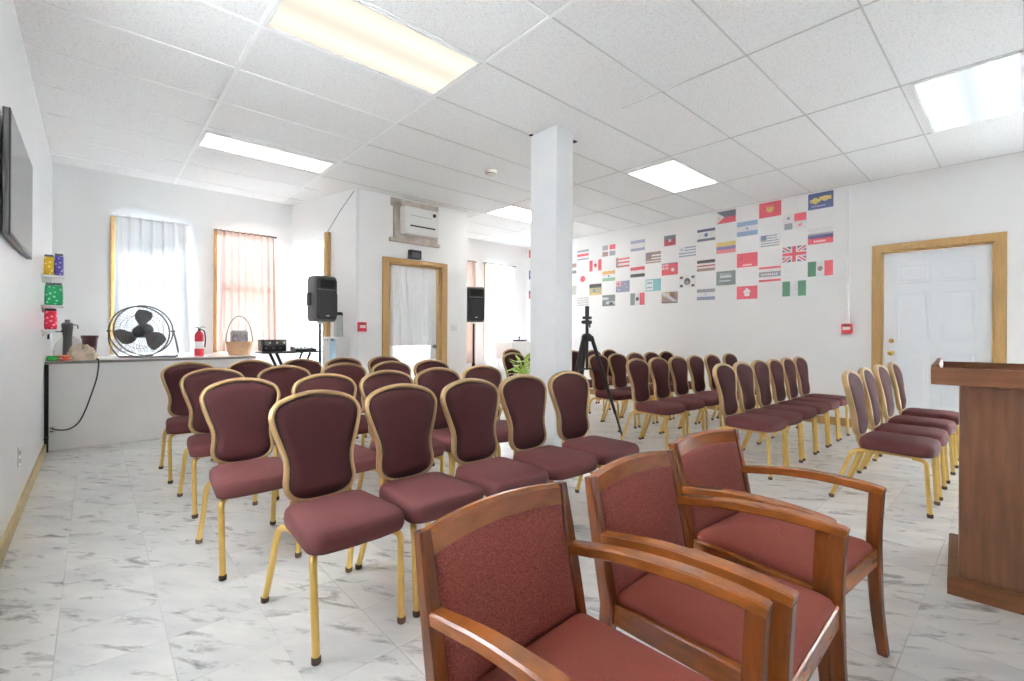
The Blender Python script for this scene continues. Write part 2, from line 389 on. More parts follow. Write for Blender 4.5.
for i, (q0, q1, wx, r0, r1) in enumerate([(a, b_, LX - .12, 1.0, 2.45) for a, b_ in FILL_L] + [(a, b_, RX + .05, .3, 2.0) for a, b_ in FILL_R]):
    b = MB(); rm = (r0 + r1) / 2
    for a0, a1, z0, z1 in ((q0, q0 + .06, r0, r1), (q1 - .06, q1, r0, r1), (q0, q1, r0, r0 + .06), (q0, q1, r1 - .06, r1), (q0, q1, rm - .02, rm + .02)):
        b.box(wx, wx + .07, a0, a1, z0, z1)
    w = structure(b.build('window_%d' % (6 + i), M['white'], bevel=.004))  # frames of the side windows added only for light
    g = MB(); g.box(wx + .033, wx + .037, q0 + .05, q1 - .05, r0 + .05, r1 - .05); g.build('pane', M['frosted'], w, smooth=False)

# column with its ceiling collar
b = MB(); b.rbox(3.002, 3.232, 2.755, 3.075, 0, H - .004, r=.008, e=.002); structure(b.build('column', M['column']))
b = MB(); b.box(2.975, 3.002, 3.04, 3.075, H - .006, H - .001); b.box(3.36, 3.42, 2.86, 2.91, H - .004, H - .001); structure(b.build('trim_5', M['hole'], smooth=False))

# ceiling grid: main runners along y every 1.22, cross tees along x every .61
GX = [-.49 + 1.222 * i for i in range(0, 7)]; GY = [-3.06 + .6125 * i for i in range(0, 18)]
def inside(x, y):
    return x < 2.40 - (y - EY) * .25 or y < EY - .02 or x > 4.22
b = MB(); g = MB()
for x in GX:
    if LX < x < RX - .02:
        y1 = WY if x < 2.1 else (EY if x < 4.19 else FY)
        if x < 1.5: b.box(x - .012, x + .012, NY, y1, H - .007, H + .001)
        elif x < 2.5:
            b.box(x - .010, x + .010, NY, y1, H - .005, H + .001)
        else: g.box(x - .006, x + .006, NY, min(y1, 2.2) if x > 3 and x < 3.3 else y1, H - .004, H + .001)
for y in GY:
    xs = [LX] + [x for x in GX if LX < x < RX] + [RX]
    for x0, x1 in zip(xs, xs[1:]):
        xm = (x0 + x1) / 2
        if y > EY and 2.1 < x1 and x0 < 4.19:
            if x0 < 2.1: x1 = 2.15
            elif x1 > 4.19 and x0 < 4.19: x0 = 4.2
            else: continue
        if y > WY - .02: continue
        if x1 <= 2.0: b.box(x0, x1, y - .009, y + .009, H - .006, H + .001)
        else: g.box(x0, x1, y - .005, y + .005, H - .0035, H + .001)
structure(b.build('trim_1', M['tbar'], smooth=False)); structure(g.build('trim_2', M['tbar_shade'], smooth=False))

# baseboards
b = MB(); b.box(LX, LX + .018, NY, 6.04, 0, .085); structure(b.build('baseboard_left', M['basewood'], bevel=.004))
b = MB(); b.box(RX - .018, RX, NY, .12, 0, .1); b.box(RX - .018, RX, 1.21, FY, 0, .1); structure(b.build('baseboard_right', M['pine'], bevel=.004))
b = MB(); b.box(2.47, 2.80, EY - .015, EY, 0, .09); b.box(3.86, 4.2, EY - .015, EY, 0, .09); structure(b.build('baseboard_entry', M['white'], bevel=.004))
# grey corner strip on the entry bay, caulk lines
b = MB(); b.box(2.455, 2.50, EY - .012, EY, 0, H); structure(b.build('trim_3', M['column'], bevel=.003))

# ------------------------------------------------------------------ windows, curtains
def window(idx, x0, x1, z0, z1, y, left_pine=True):
    w = MB(); fr = .05
    w.box(x0, x0 + fr, y + .03, y + .11, z0, z1); w.box(x1 - fr, x1, y + .03, y + .11, z0, z1)
    w.box(x0, x1, y + .03, y + .11, z0, z0 + fr); w.box(x0, x1, y + .03, y + .11, z1 - fr, z1)
    zm = z0 + (z1 - z0) * .52; w.box(x0, x1, y + .04, y + .1, zm - .025, zm + .025)
    o = structure(w.build('window_%d' % idx, M['white'], bevel=.004))
    g = MB(); g.box(x0 + .04, x1 - .04, y + .07, y + .074, z0 + .04, z1 - .04); g.build('pane', M['glass'], o, smooth=False)
    c = MB(); c.box(x0 - .026, x0 + .012, y - .022, y + .03, z0, z1 + .03)
    c.build('casing', M['pine'], o, bevel=.003)
    return o
window(1, *W1, WY); window(2, *W2, WY); window(3, *W3, FY); window(4, *W4, FY)

def curtain_sheet(x0, x1, z0, z1, folds, amp, seed, sub=140, rows=14, flare=0.0, pinch=.35):
    rnd = random.Random(seed); ph = [rnd.uniform(0, 6.28) for _ in range(4)]; vs = []; fs = []
    for j in range(rows + 1):
        v = j / rows; a = amp * (pinch + (1 - pinch) * min(1, v * 2.5))
        for i in range(sub + 1):
            u = i / sub
            w = math.sin(u * folds * 2 * PI + ph[0] + .5 * math.sin(v * 2 + ph[1])) + .5 * math.sin(u * folds * 3.7 * PI + ph[2] + v) + .3 * math.sin(u * 3 * PI + ph[3] + 2 * v)
            vs.append(Vector((x0 + (x1 - x0) * u + flare * v * (u - .2) + .006 * math.sin(u * folds * 6.28 + v * 3), a * w, z1 + (z0 - z1) * v + (.006 * math.sin(u * folds * 6.28) if j == 0 else 0))))
    for j in range(rows):
        for i in range(sub):
            a = j * (sub + 1) + i; fs.append((a, a + 1, a + sub + 2, a + sub + 1))
    return vs, fs
def curtain(label, x0, x1, z0, z1, y, mat, folds, amp, seed, valance=False, rot=0, loc=None, flare=0, rodmat='steel', group=None):
    t = thing('curtain', label, 'curtain', loc or ((x0 + x1) / 2, y, z0), rot, group)
    xm = (x0 + x1) / 2; vs, fs = curtain_sheet(x0 - xm, x1 - xm, 0, z1 - z0, folds, amp, seed, flare=flare)
    b = MB(); b.add(vs, fs); b.build('drape', mat, t, ang=180)
    r = MB(); r.tube([(x0 - xm - .03, 0, z1 - z0 - .015), (x1 - xm + .03, 0, z1 - z0 - .015)], .009, 10)
    for sx in (x0 - xm - .03, x1 - xm + .03): r.tube([(sx, 0, z1 - z0 - .015), (sx, .06, z1 - z0 - .015)], .007, 8)
    r.build('curtain_rod', M[rodmat], t)
    if valance:
        w = x1 - x0; n = 60; vs = []; fs = []
        for i in range(n + 1):
            u = i / n; zz = z1 - z0 - .02; d = .40 + .045 * math.sin(u * 6 * PI) - .03 * math.cos(u * 2 * PI)
            yy = .075 + .006 * math.sin(u * 40)
            vs += [Vector(((u - .5) * w * .86, yy, zz)), Vector(((u - .5) * w * .86, yy, zz - d))]
        for i in range(n): fs.append((2 * i, 2 * i + 2, 2 * i + 3, 2 * i + 1))
        v = MB(); v.add(vs, fs); v.build('valance', M['sheer_grey'], t, ang=180)
    return t
curtain('white sheer curtain over the window behind the floor fan', .175, .875, .87, 2.475, WY - .06, M['sheer_white'], 7, .016, 3, True, flare=.08, rodmat='white')
curtain('dusty pink gathered curtain over the window behind the wicker basket', 1.20, 1.86, .87, 2.465, WY - .06, M['sheer_pink'], 9, .022, 5, flare=.04)
curtain('dusty pink curtain edge on the far window, half hidden behind the entry bay', 4.66, 5.47, .55, 2.52, FY - .06, M['sheer_pink'], 8, .02, 6)
curtain('white sheer curtain over the far window beside the column', 5.73, 6.50, .3, 2.53, FY - .06, M['sheer_bright'], 8, .02, 8, flare=.1)

# side window of the alcove, seen edge-on
wf = MB()
def sp(u, t, z): return SA + sd * u + sn * t + Vector((0, 0, z))
def sbox(mb, u0, u1, t0, t1, z0, z1):
    vs = [sp(u, t, z) for z in (z0, z1) for u, t in ((u0, t0), (u1, t0), (u1, t1), (u0, t1))]
    mb.add(vs, [(3, 2, 1, 0), (4, 5, 6, 7), (0, 1, 5, 4), (1, 2, 6, 5), (2, 3, 7, 6), (3, 0, 4, 7)])
U0, U1 = .60, SL - .12
for a in ((U0, U0 + .05, -.1, -.03, .3, 2.36), (U1 - .05, U1, -.1, -.03, .3, 2.36), (U0, U1, -.1, -.03, .3, .36), (U0, U1, -.1, -.03, 2.3, 2.36), (U0, U1, -.09, -.04, 1.3, 1.35)): sbox(wf, *a)
w5 = structure(wf.build('window_5', M['white'], bevel=.004))
g = MB(); sbox(g, U0 + .04, U1 - .04, -.066, -.062, .34, 2.32); g.build('pane', M['glass'], w5, smooth=False)
g = MB(); sbox(g, U0 - .075, U0 + .01, -.02, .045, 0.0, 2.46); g.build('casing', M['pine'], w5, bevel=.003)
t = thing('curtain', 'plain white curtain on the alcove side window left of the speaker', 'curtain', sp((U0 + U1) / 2 + .03, .05, .3), math.atan2(sd.y, sd.x))
vs, fs = curtain_sheet(-(U1 - U0) / 2 - .02, (U1 - U0) / 2, 0, 2.08, 5, .014, 11)
b = MB(); b.add(vs, fs); b.build('drape', M['sheer_bright'], t, ang=180)
r = MB(); r.tube([(-(U1 - U0) / 2, 0, 2.07), ((U1 - U0) / 2, 0, 2.07)], .008, 8); r.build('curtain_rod', M['white'], t)

# ------------------------------------------------------------------ doors
# door_1: glazed entry door with a curtain, pine casing
x0, x1, zt = D1
b = MB()
b.box(x0 - .095, x0 + .0, EY - .02, EY + .02, 0, zt + .065); b.box(x1 - .0, x1 + .095, EY - .02, EY + .02, 0, zt + .065); b.box(x0, x1, EY - .02, EY + .02, zt, zt + .065)
b.box(x0, x0 + .022, EY - .0, EY + T, 0, zt); b.box(x1 - .03, x1, EY - .0, EY + T, 0, zt); b.box(x0, x1, EY, EY + T, zt - .025, zt)
d1 = structure(b.build('door_1', M['pine'], bevel=.004))
b = MB(); y0, y1 = EY + .085, EY + .125
b.box(x0 + .025, x0 + .11, y0, y1, .01, zt - .03); b.box(x1 - .12, x1 - .035, y0, y1, .01, zt - .03)
b.box(x0 + .1, x1 - .11, y0, y1, .01, .28); b.box(x0 + .1, x1 - .11, y0, y1, zt - .14, zt - .03); b.box(x0 + .1, x1 - .11, y0, y1, 1.5, 1.56)
lf = b.build('door_leaf', M['door_white'], d1, bevel=.004)
b = MB(); b.box(x0 + .1, x1 - .11, EY + .1, EY + .106, .28, zt - .14); b.build('pane', M['door_glass'], lf, smooth=False)
b = MB(); b.lathe([(.0005, 0), (.022, .002), (.022, .01), (.012, .014), (.012, .03), (.026, .036), (.03, .05), (.022, .062), (.0005, .066)], 16, X=Matrix.Translation((x1 - .075, y0, .93)) @ Matrix.Rotation(PI / 2, 4, 'X'))
b.lathe([(.0005, 0), (.024, .002), (.02, .014), (.0005, .016)], 16, X=Matrix.Translation((x1 - .075, y0, 1.1)) @ Matrix.Rotation(PI / 2, 4, 'X'))
b.build('knob', M['steel'], lf)
t = thing('curtain', 'white lace curtain hung across the glass entry door', 'curtain', ((x0 + x1) / 2 - .02, EY + .05, .95))
vs, fs = curtain_sheet(-.375, .375, 0, 1.10, 6, .012, 21, rows=12)
b = MB(); b.add(vs, fs); b.build('drape', M['sheer_white'], t, ang=180)
vs, fs = curtain_sheet(-.34, -.12, .38, 1.09, 2.5, .012, 22, sub=50); vs = [Vector((p.x + .10 * (1.09 - p.z), p.y - .02, p.z)) for p in vs]
b = MB(); b.add(vs, fs); b.build('side_drape', M['sheer_white'], t, ang=180)
r = MB(); r.tube([(-.385, 0, 1.09), (.385, 0, 1.09)], .008, 10); r.build('curtain_rod', M['white'], t)

# door_2: white six-panel door in the right wall
ya, yb, zt = D2
b = MB()
b.box(RX - .02, RX + .02, ya - .085, ya + .004, 0, zt + .085); b.box(RX - .02, RX + .02, yb - .004, yb + .085, 0, zt + .085); b.box(RX - .02, RX + .02, ya, yb, zt - .004, zt + .085)
b.box(RX, RX + T, ya, ya + .02, 0, zt); b.box(RX, RX + T, yb - .02, yb, 0, zt); b.box(RX, RX + T, ya, yb, zt - .02, zt)
d2 = structure(b.build('door_2', M['pine'], bevel=.004))
leaf = MB(); X0 = RX + .045; a0, a1 = ya + .022, yb - .022
panels = []
for s0, s1 in ((.13, .46), (.54, .87)):
    for q0, q1 in ((.28, .94), (1.06, 1.62), (1.72, 1.94)): panels.append((a0 + (a1 - a0) * s0, a0 + (a1 - a0) * s1, q0, q1))
leaf.box(X0, X0 + .04, a0, a1, .0005, zt - .022)
for p0, p1, q0, q1 in panels:
    # moulded ring and raised field
    for r0, r1, h0 in ((0, .022, .008), (.04, .055, .004)):
        leaf.box(X0 - h0, X0, p0 + r0, p1 - r0, q0 + r0, q0 + r1); leaf.box(X0 - h0, X0, p0 + r0, p1 - r0, q1 - r1, q1 - r0)
        leaf.box(X0 - h0, X0, p0 + r0, p0 + r1, q0 + r0, q1 - r0); leaf.box(X0 - h0, X0, p1 - r1, p1 - r0, q0 + r0, q1 - r0)
    leaf.box(X0 - .005, X0, p0 + .055, p1 - .055, q0 + .055, q1 - .055)
lf = leaf.build('door_leaf', M['door_white'], d2, bevel=.003)
for z, nm in ((.92, 'knob'), (1.06, 'deadbolt')):
    b = MB(); Xm = Matrix.Translation((X0, a1 - .07, z)) @ Matrix.Rotation(-PI / 2, 4, 'Y')
    if nm == 'knob': b.lathe([(.0005, 0), (.03, .002), (.03, .008), (.012, .014), (.012, .03), (.026, .036), (.03, .05), (.022, .062), (.0005, .066)], 18, X=Xm)
    else: b.lathe([(.0005, 0), (.026, .002), (.024, .014), (.0005, .018)], 18, X=Xm)
    b.build(nm, M['brass'], lf)

# ------------------------------------------------------------------ ceiling lights
def ceiling_light(label, x0, x1, y0, y1, lens, grp='ceiling lights'):
    t = thing('ceiling_light', label, 'ceiling light', ((x0 + x1) / 2, (y0 + y1) / 2, H - .012), 0, grp)
    hx, hy = (x1 - x0) / 2, (y1 - y0) / 2
    f = MB()
    for a in ((-hx, hx, -hy, -hy + .018), (-hx, hx, hy - .018, hy), (-hx, -hx + .018, -hy, hy), (hx - .018, hx, -hy, hy)): f.box(a[0], a[1], a[2], a[3], 0, .011)
    f.build('frame', M['tbar'], t, bevel=.002)
    d = MB(); d.box(-hx + .017, hx - .017, -hy + .017, hy - .017, .003, .009); d.build('diffuser', M[lens], t, smooth=False)
ceiling_light('large cream fluorescent ceiling panel nearest the camera', .745, 1.935, 2.455, 3.045, 'lens_warm')
ceiling_light('bright two-tube ceiling panel above the left block of chairs', .745, 1.93, 5.0, 5.43, 'lens_bright')
ceiling_light('small warm ceiling panel to the right of the column', 4.49, 5.56, 2.455, 3.045, 'lens_soft')
ceiling_light('pale blue-white ceiling panel above the white panel door', 4.41, 5.61, .005, .56, 'lens_cool')
ceiling_light('ceiling panel partly hidden behind the column top', 4.41, 5.61, 4.905, 5.485, 'lens_far')
ceiling_light('unseen ceiling panel added for light over the lectern end of the room', .745, 1.935, -1.83, -1.24, 'lens_bright')  # extra panel behind the camera, added to brighten the room
ceiling_light('unseen ceiling panel added for light behind the lectern', 4.41, 5.61, -2.44, -1.85, 'lens_soft')  # likewise an added fill panel out of view

# ------------------------------------------------------------------ banquet chairs
def yback(v): return .118 + (v - .37) * .135 + .02 * max(0, (v - .6) / .27) ** 2
half = [(0, .427), (.05, .4285), (.09, .437), (.122, .456), (.1385, .487), (.139, .52), (.1335, .56), (.1365, .605), (.152, .655), (.172, .717), (.183, .764), (.181, .79), (.163, .82), (.12, .843), (.06, .858)]
outline = half + [(0, .8635)] + [(-x, z) for x, z in reversed(half[1:])]
oc = [(p.x, p.y) for p in catmull([(x, z, 0) for x, z in outline], 4)]
def inset(poly, d):
    n = len(poly); out = []
    for i in range(n):
        a, b = Vector(poly[i - 1]), Vector(poly[(i + 1) % n]); t = (b - a).normalized(); nr = Vector((-t.y, t.x))
        out.append(Vector(poly[i]) + nr * d)      # outline is counter-clockwise: left normal points in
    return out
def make_banquet(loc, rz, label, group):
    t = thing('banquet_chair', label, 'chair', loc, rz, group)
    # seat cushion
    fw, rw, fy, ry = .187, .166, -.275, .112
    def corner(cx, cy, r, st, n=6): return [(cx + r * math.cos(math.radians(st + 90 * k / n)), cy + r * math.sin(math.radians(st + 90 * k / n))) for k in range(n + 1)]
    base = corner(rw - .05, ry - .05, .05, 0) + corner(-rw + .05, ry - .05, .05, 90) + corner(-fw + .06, fy + .06, .06, 180) + [(-.06, fy - .008), (.06, fy - .008)] + corner(fw - .06, fy + .06, .06, 270)
    cx, cy = 0, (fy + ry) / 2
    rings = []
    for sc, z in ((.90, .361), (.975, .366), (1, .38), (1.004, .397), (1, .414), (.975, .428), (.93, .437), (.82, .444), (.6, .449), (.3, .451), (.05, .4515)):
        rings.append([Vector((cx + (x - cx) * sc, cy + (y - cy) * sc, z)) for x, y in base])
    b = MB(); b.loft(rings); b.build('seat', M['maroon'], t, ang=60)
    # back pad
    P3 = lambda p, dy: Vector((p[0], yback(p[1]) + dy + .25 * p[0] * p[0] * -1, p[1]))
    rings = []
    ctr = Vector((0, .66))
    for ins, sc, dy in ((.018, .9, .016), (.013, 1, .012), (.009, 1, 0), (.013, 1, -.014), (.021, 1, -.022), (.045, 1, -.029), (.07, .9, -.033)):
        q = inset(oc, min(ins, .03)); s = 1 - max(0, ins - .03) * 4 if ins > .03 else (1 if sc == 1 else .97)
        rings.append([P3(ctr + (p - ctr) * s, dy) for p in q])
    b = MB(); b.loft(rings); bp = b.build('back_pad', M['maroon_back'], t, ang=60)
    b = MB(); b.tube([P3(p, -.013) for p in inset(oc, .0155)][::2], .006, 6, closed=True); b.build('piping', M['piping'], bp, ang=80)
    # gold back frame: closed loop + two short uprights to the seat
    b = MB(); b.tube([P3(p, 0) for p in oc][::2], .0115, 8, closed=True, ry=.019, up=(0, 1, 0))
    for sx in (-1, 1): b.tube([(sx * .105, .129, .445), (sx * .112, .122, .41), (sx * .12, .105, .375), (sx * .124, .07, .358)], .011, 8)
    b.build('back_frame', M['gold_frame'], t, ang=70)
    # seat frame
    b = MB(); b.tube([(-.15, -.2, .355), (.15, -.2, .355)], .009, 6); b.tube([(-.14, .08, .355), (.14, .08, .355)], .009, 6)
    for sx in (-1, 1): b.tube([(sx * .15, -.21, .355), (sx * .14, .09, .355)], .009, 6)
    b.build('seat_frame', M['gold'], t, ang=60)
    for sx in (-1, 1):
        fl = catmull([(sx * .135, -.17, .345), (sx * .158, -.215, .343), (sx * .167, -.236, .325), (sx * .167, -.24, .28), (sx * .165, -.246, .15), (sx * .163, -.255, .015)], 4, False)
        b = MB(); b.tube(fl, .013, 8); l = b.build('leg', M['gold'], t, ang=60)
        b = MB(); b.lathe([(.014, 0), (.0165, .004), (.0165, .02), (.014, .024)], 10, at=(sx * .163, -.255, 0)); b.build('foot_glide', M['glide'], l)
        rl = catmull([(sx * .135, .02, .345), (sx * .148, .09, .35), (sx * .158, .135, .335), (sx * .165, .16, .29), (sx * .172, .205, .15), (sx * .181, .255, .015)], 4, False)
        b = MB(); b.tube(rl, .013, 8); l = b.build('leg', M['gold'], t, ang=60)
        b = MB(); b.lathe([(.014, 0), (.0165, .004), (.0165, .02), (.014, .024)], 10, at=(sx * .181, .255, 0)); b.build('foot_glide', M['glide'], l)
    return t

TOP = .193    # how far the crown sits behind the chair's centre
rowsA = [(2.06, [.72, 1.12, 1.54, 1.94, 2.36]), (2.88, [.60, 1.05, 1.46, 1.86, 2.27]), (3.80, [.62, 1.08, 1.54, 1.97, 2.39]), (4.68, [.59, 1.05, 1.49, 1.90, 2.35])]
rowsB = [(.83, [3.99, 4.45, 4.99, 5.60]), (1.76, [4.06, 4.46, 4.87, 5.28, 5.68, 6.09]), (2.68, [4.15, 4.56, 4.98, 5.40, 5.85, 6.38]), (3.55, [4.63, 5.04, 5.45, 5.86, 6.27])]
posw = {6: ['aisle end', 'second from the aisle', 'third from the aisle', 'third from the wall', 'second from the wall', 'end by the flag wall'],
        5: ['aisle end', 'second from the aisle', 'middle', 'second from the wall', 'end by the flag wall'],
        4: ['aisle end', 'second from the aisle', 'third from the aisle', 'far end by the white door']}
lposw = ['leftmost', 'second from left', 'middle one', 'fourth from left', 'rightmost']
rn = ['front row nearest camera', 'second row from front', 'third row from front', 'back row']
rb = ['front row by the lectern', 'second row from front', 'third row from front', 'fourth row from front']
first = None
def chair(x, y, rz, label, group):
    global first
    if first is None: first = make_banquet((x, y, 0), rz, label, group); return first
    return dup(first, (x, y, 0), rz, label, group)
for i, (Y, xs) in enumerate(rowsA):
    for k, x in enumerate(xs):
        chair(x, Y - TOP, math.radians(1.5 if (i, k) == (0, 0) else random.uniform(-1, 1)), 'burgundy gold-framed banquet chair, left block, %s, %s' % (rn[i], lposw[k]), 'banquet chairs in the left block')
for i, (Y, xs) in enumerate(rowsB):
    for k, x in enumerate(xs):
        chair(x, Y - TOP, math.radians(random.uniform(-1, 1)), 'burgundy banquet chair, right block, %s, %s' % (rb[i], posw[len(xs)][k]), 'banquet chairs in the right block')
for x, y, l in ((4.10, 4.52, 'burgundy banquet chair seen left of the column behind the green plant'),
                (4.56, 4.55, 'burgundy banquet chair mostly hidden by the column, its edge showing by the plant'),
                (5.36, 4.55, 'burgundy banquet chair in the rearmost row just right of the column behind the tripod'),
                (5.83, 4.55, 'burgundy banquet chair in the rearmost right row, right beside the tripod'),
                (6.25, 4.55, 'burgundy banquet chair in the rearmost right row nearest the flag wall'),
                (5.05, 5.60, 'burgundy banquet chair farthest back, left of the column near the far window')):
    chair(x, y - TOP, 0, l, 'banquet chairs at the far right back')

# ------------------------------------------------------------------ wooden armchairs
def make_armchair(loc, rz, label):
    t = thing('armchair', label, 'armchair', loc, rz, 'wooden armchairs in front')
    wb, wf = .226, .236
    # back legs run up as back posts, raked
    def ypost(z): return .205 + .03 * max(0, (.36 - z) / .36) + max(0, z - .36) * .19
    for sx in (-1, 1):
        zs = [0, .12, .24, .36, .48, .6, .706]
        b = MB(); b.bar([(sx * (wb - .002 + .004 * (z / .7)), ypost(z), z) for z in zs], [.028] + [.034] * 5 + [.028], [.03, .036, .042, .045, .042, .036, .03], up=(0, 1, 0)); b.build('leg', M['cherry_leg'], t, ang=30)
        # front leg, sabre curve, rising as the arm post
        pts = catmull([(sx * (wf + .004), -.262, 0), (sx * wf, -.245, .15), (sx * wf, -.237, .3), (sx * wf, -.235, .42), (sx * wf, -.242, .565)], 3, False)
        n = len(pts); b = MB(); b.bar(pts, [.034 + .004 * i / n for i in range(n)], [.03 + .012 * min(1, 2 * i / n) for i in range(n)], up=(0, 1, 0)); b.build('leg', M['cherry_leg'], t, ang=30)
        # arched arm
        pts = catmull([(sx * .224, .235, .540), (sx * .227, .16, .554), (sx * .23, .05, .572), (sx * .234, -.08, .581), (sx * .236, -.18, .580), (sx * .236, -.235, .576), (sx * .236, -.2635, .571)], 4, False)
        n = len(pts); b = MB(); b.bar(pts, [.034 + .008 * math.sin(PI * i / (n - 1)) for i in range(n)], [.03] * (n - 1) + [.026]); b.build('armrest', M['cherry'], t, ang=30)
    # curved crest rail and lower back rail
    def bow(u): return .024 * (1 - (u / wb) ** 2)
    def rail(z0, z1, arch):
        rings = []
        for i in range(13):
            u = -wb - .004 + (2 * wb + .008) * i / 12; yb = bow(u); a = arch * (1 - (u / wb) ** 2)
            q = []
            for z, dy in ((z0 + a, -.013), (z0 + a, .013), (z1 + a - .008, .013), (z1 + a, .006), (z1 + a, -.006), (z1 + a - .008, -.013)):
                q.append(Vector((u, ypost(z) + yb * min(1, max(.3, (z - .36) / .3)) + dy, z)))
            rings.append(q)
        b = MB(); b.loft(rings); return b
    rail(.652, .706, .012).build('crest_rail', M['cherry'], t, ang=30)
    rail(.36, .385, 0).build('back_rail', M['cherry'], t, ang=30)
    # upholstered back panel
    rings = []
    for k, (ins, dy) in enumerate(((.0, .010), (0, -.006), (.006, -.018), (.02, -.024), (.05, -.027))):
        q = []
        z0, z1, u1 = .375 + ins, .657 - ins, wb - .014 - ins
        def pt(u, z): return Vector((u, ypost(z) + bow(u) * min(1, max(.3, (z - .36) / .3)) + dy, z))
        for i in range(11): q.append(pt(-u1 + 2 * u1 * i / 10, z0))
        for i in range(1, 8): q.append(pt(u1, z0 + (z1 - z0) * i / 8))
        for i in range(11): u = u1 - 2 * u1 * i / 10; q.append(pt(u, z1 + .012 * (1 - (u / wb) ** 2)))
        for i in range(1, 8): q.append(pt(-u1, z1 - (z1 - z0) * i / 8))
        rings.append(q)
    b = MB(); b.loft(rings, caps=False)
    # close front with a fan to a curved grid, back with a plain cap
    o = len(b.v); last = rings[-1]; n = len(last); c = sum(last, Vector()) / n
    inner = [c + (p - c) * .5 for p in last]
    for p in inner: p.y = p.y - .0
    b.add(last + inner + [c], [(i, (i + 1) % n, (i + 1) % n + n, i + n) for i in range(n)] + [(i + n, (i + 1) % n + n, 2 * n) for i in range(n)])
    b.add(rings[0], [tuple(range(n))[::-1]])
    b.build('backrest', M['rust'], t, ang=50)
    # seat rails
    b = MB()
    b.bar([(-wf + .01, -.235, .34), (wf - .01, -.235, .34)], .026, .062); b.bar([(-wb + .01, .205, .34), (wb - .01, .205, .34)], .026, .06)
    for sx in (-1, 1): b.bar([(sx * .228, -.23, .34), (sx * .218, .2, .34)], .026, .062)
    b.build('seat_rail', M['cherry'], t, ang=30)
    # seat cushion, crowned
    rings = []
    for ins, z in ((.0, .362), (-.004, .372), (.0, .386), (.012, .397), (.035, .405), (.08, .412), (.13, .416), (.19, .418)):
        q = []; x1, ya, yb = .214 - ins, -.238 + ins, .19 - ins; r = .025
        for cx, cy, st in ((x1 - r, yb - r, 0), (-x1 + r, yb - r, 90), (-x1 + r, ya + r, 180), (x1 - r, ya + r, 270)):
            for k in range(6):
                a = math.radians(st + 18 * k); rr = min(r, max(.004, x1 * .5)); q.append(Vector((cx + rr * math.cos(a), cy + rr * math.sin(a), z)))
        rings.append(q)
    b = MB(); b.loft(rings); b.build('seat', M['rust_seat'], t, ang=60)
    return t
ac = make_armchair((.757, .592, 0), .043, 'cherry wood armchair with rust fabric, nearest of three at bottom')
dup(ac, (1.314, .584, 0), .019, 'middle of the three cherry wood armchairs, its arms touching both neighbours')
dup(ac, (1.851, .609, 0), -.086, 'cherry wood armchair at the right end of the three, nearest the lectern')

# ------------------------------------------------------------------ lectern
t = thing('lectern', 'walnut lectern with a tray top at the right edge', 'lectern', (2.76, .22, 0), math.radians(4))
b = MB(); b.box(0, .62, -.5, 0, 0, .075); b.box(.006, .614, -.494, -.006, .075, .08); b.build('plinth', M['walnut_h'], t, bevel=.004)
b = MB(); b.box(.02, .045, -.46, -.036, .08, .915); b.build('side_panel', M['walnut'], t, bevel=.003)
b = MB(); b.box(.575, .6, -.46, -.036, .08, .915); b.build('side_panel', M['walnut'], t, bevel=.003)
b = MB(); b.box(.045, .575, -.061, -.036, .08, .915); b.build('front_panel', M['walnut'], t, bevel=.003)
b = MB(); b.box(.045, .575, -.45, -.061, .45, .475); b.build('shelf', M['walnut_h'], t, bevel=.003)
b = MB(); b.box(-.05, .67, -.52, .055, .912, .934); tr = b.build('tray', M['walnut_h'], t, bevel=.003)
b = MB(); b.box(-.05, -.028, -.52, .055, .930, .985); b.box(.648, .67, -.52, .055, .930, .985); b.box(-.028, .648, -.52, -.498, .930, .965); b.build('rim', M['walnut_h'], tr, bevel=.003)
b = MB(); b.prism([(.055, .93), (.055, .99), (.05, 1.0), (.04, 1.004), (.03, 1.0), (.025, .985), (.025, .93)], lambda a, z, d: Vector((d, a, z)), -.028, .648); b.build('front_ledge', M['walnut_h'], tr, bevel=.002)

# ------------------------------------------------------------------ window counter
t = thing('counter', 'long white window counter with a grey edge along the back wall', 'counter', (LX + .0015, 6.1, 0))
b = MB(); b.box(0, 1.74, .02, .06, 0, .815); b.box(1.70, 1.74, .06, WY - 6.102, 0, .815); b.build('front_panel', M['wall'], t, bevel=.003)
b = MB(); b.box(0.002, 1.76, 0, WY - 6.102, .815, .842); tp = b.build('worktop', M['ledge_top'], t, bevel=.003)
b = MB(); b.box(0.002, 1.76, -.012, 0, .817, .842); b.build('edge_strip', M['ledge'], tp, bevel=.002)
b = MB(); b.box(0.0, .028, -.04, -.013, .0, .815); b.box(.0, .03, -.085, -.013, .12, .145); b.build('corner_post', M['black'], t, bevel=.003)
ZT = .842
# hanging cable
pts = [(.02, 6.2, ZT + .008), (.03, 6.11, ZT + .012), (.034, 6.075, ZT + .008), (.035, 6.066, ZT - .05), (.02, 6.066, .66), (-.02, 6.07, .50), (-.06, 6.07, .36), (-.11, 6.07, .245), (-.18, 6.07, .195), (-.25, 6.07, .20), (-.285, 6.075, .21)]
b = MB(); b.tube(catmull(pts, 5, False), .006, 8); tag(b.build('power_cable', M['black']), 'black power cable hanging down the white counter front', 'cable')
t = thing('wall_outlet', 'white outlet box low on the counter front by the corner', 'outlet', (-.29, 6.118, .17))
b = MB(); b.rbox(-.03, .03, -.04, 0, 0, .07, r=.006, axis='y'); b.build('cover', M['plastic_white'], t)
b = MB(); b.box(-.012, .012, -.043, -.039, .012, .024); b.box(-.012, .012, -.043, -.039, .044, .056); b.build('socket', M['grey_plastic'], t)
t = thing('wall_outlet', 'white outlet plate on the left wall above the baseboard', 'outlet', (LX, 4.1, .30))
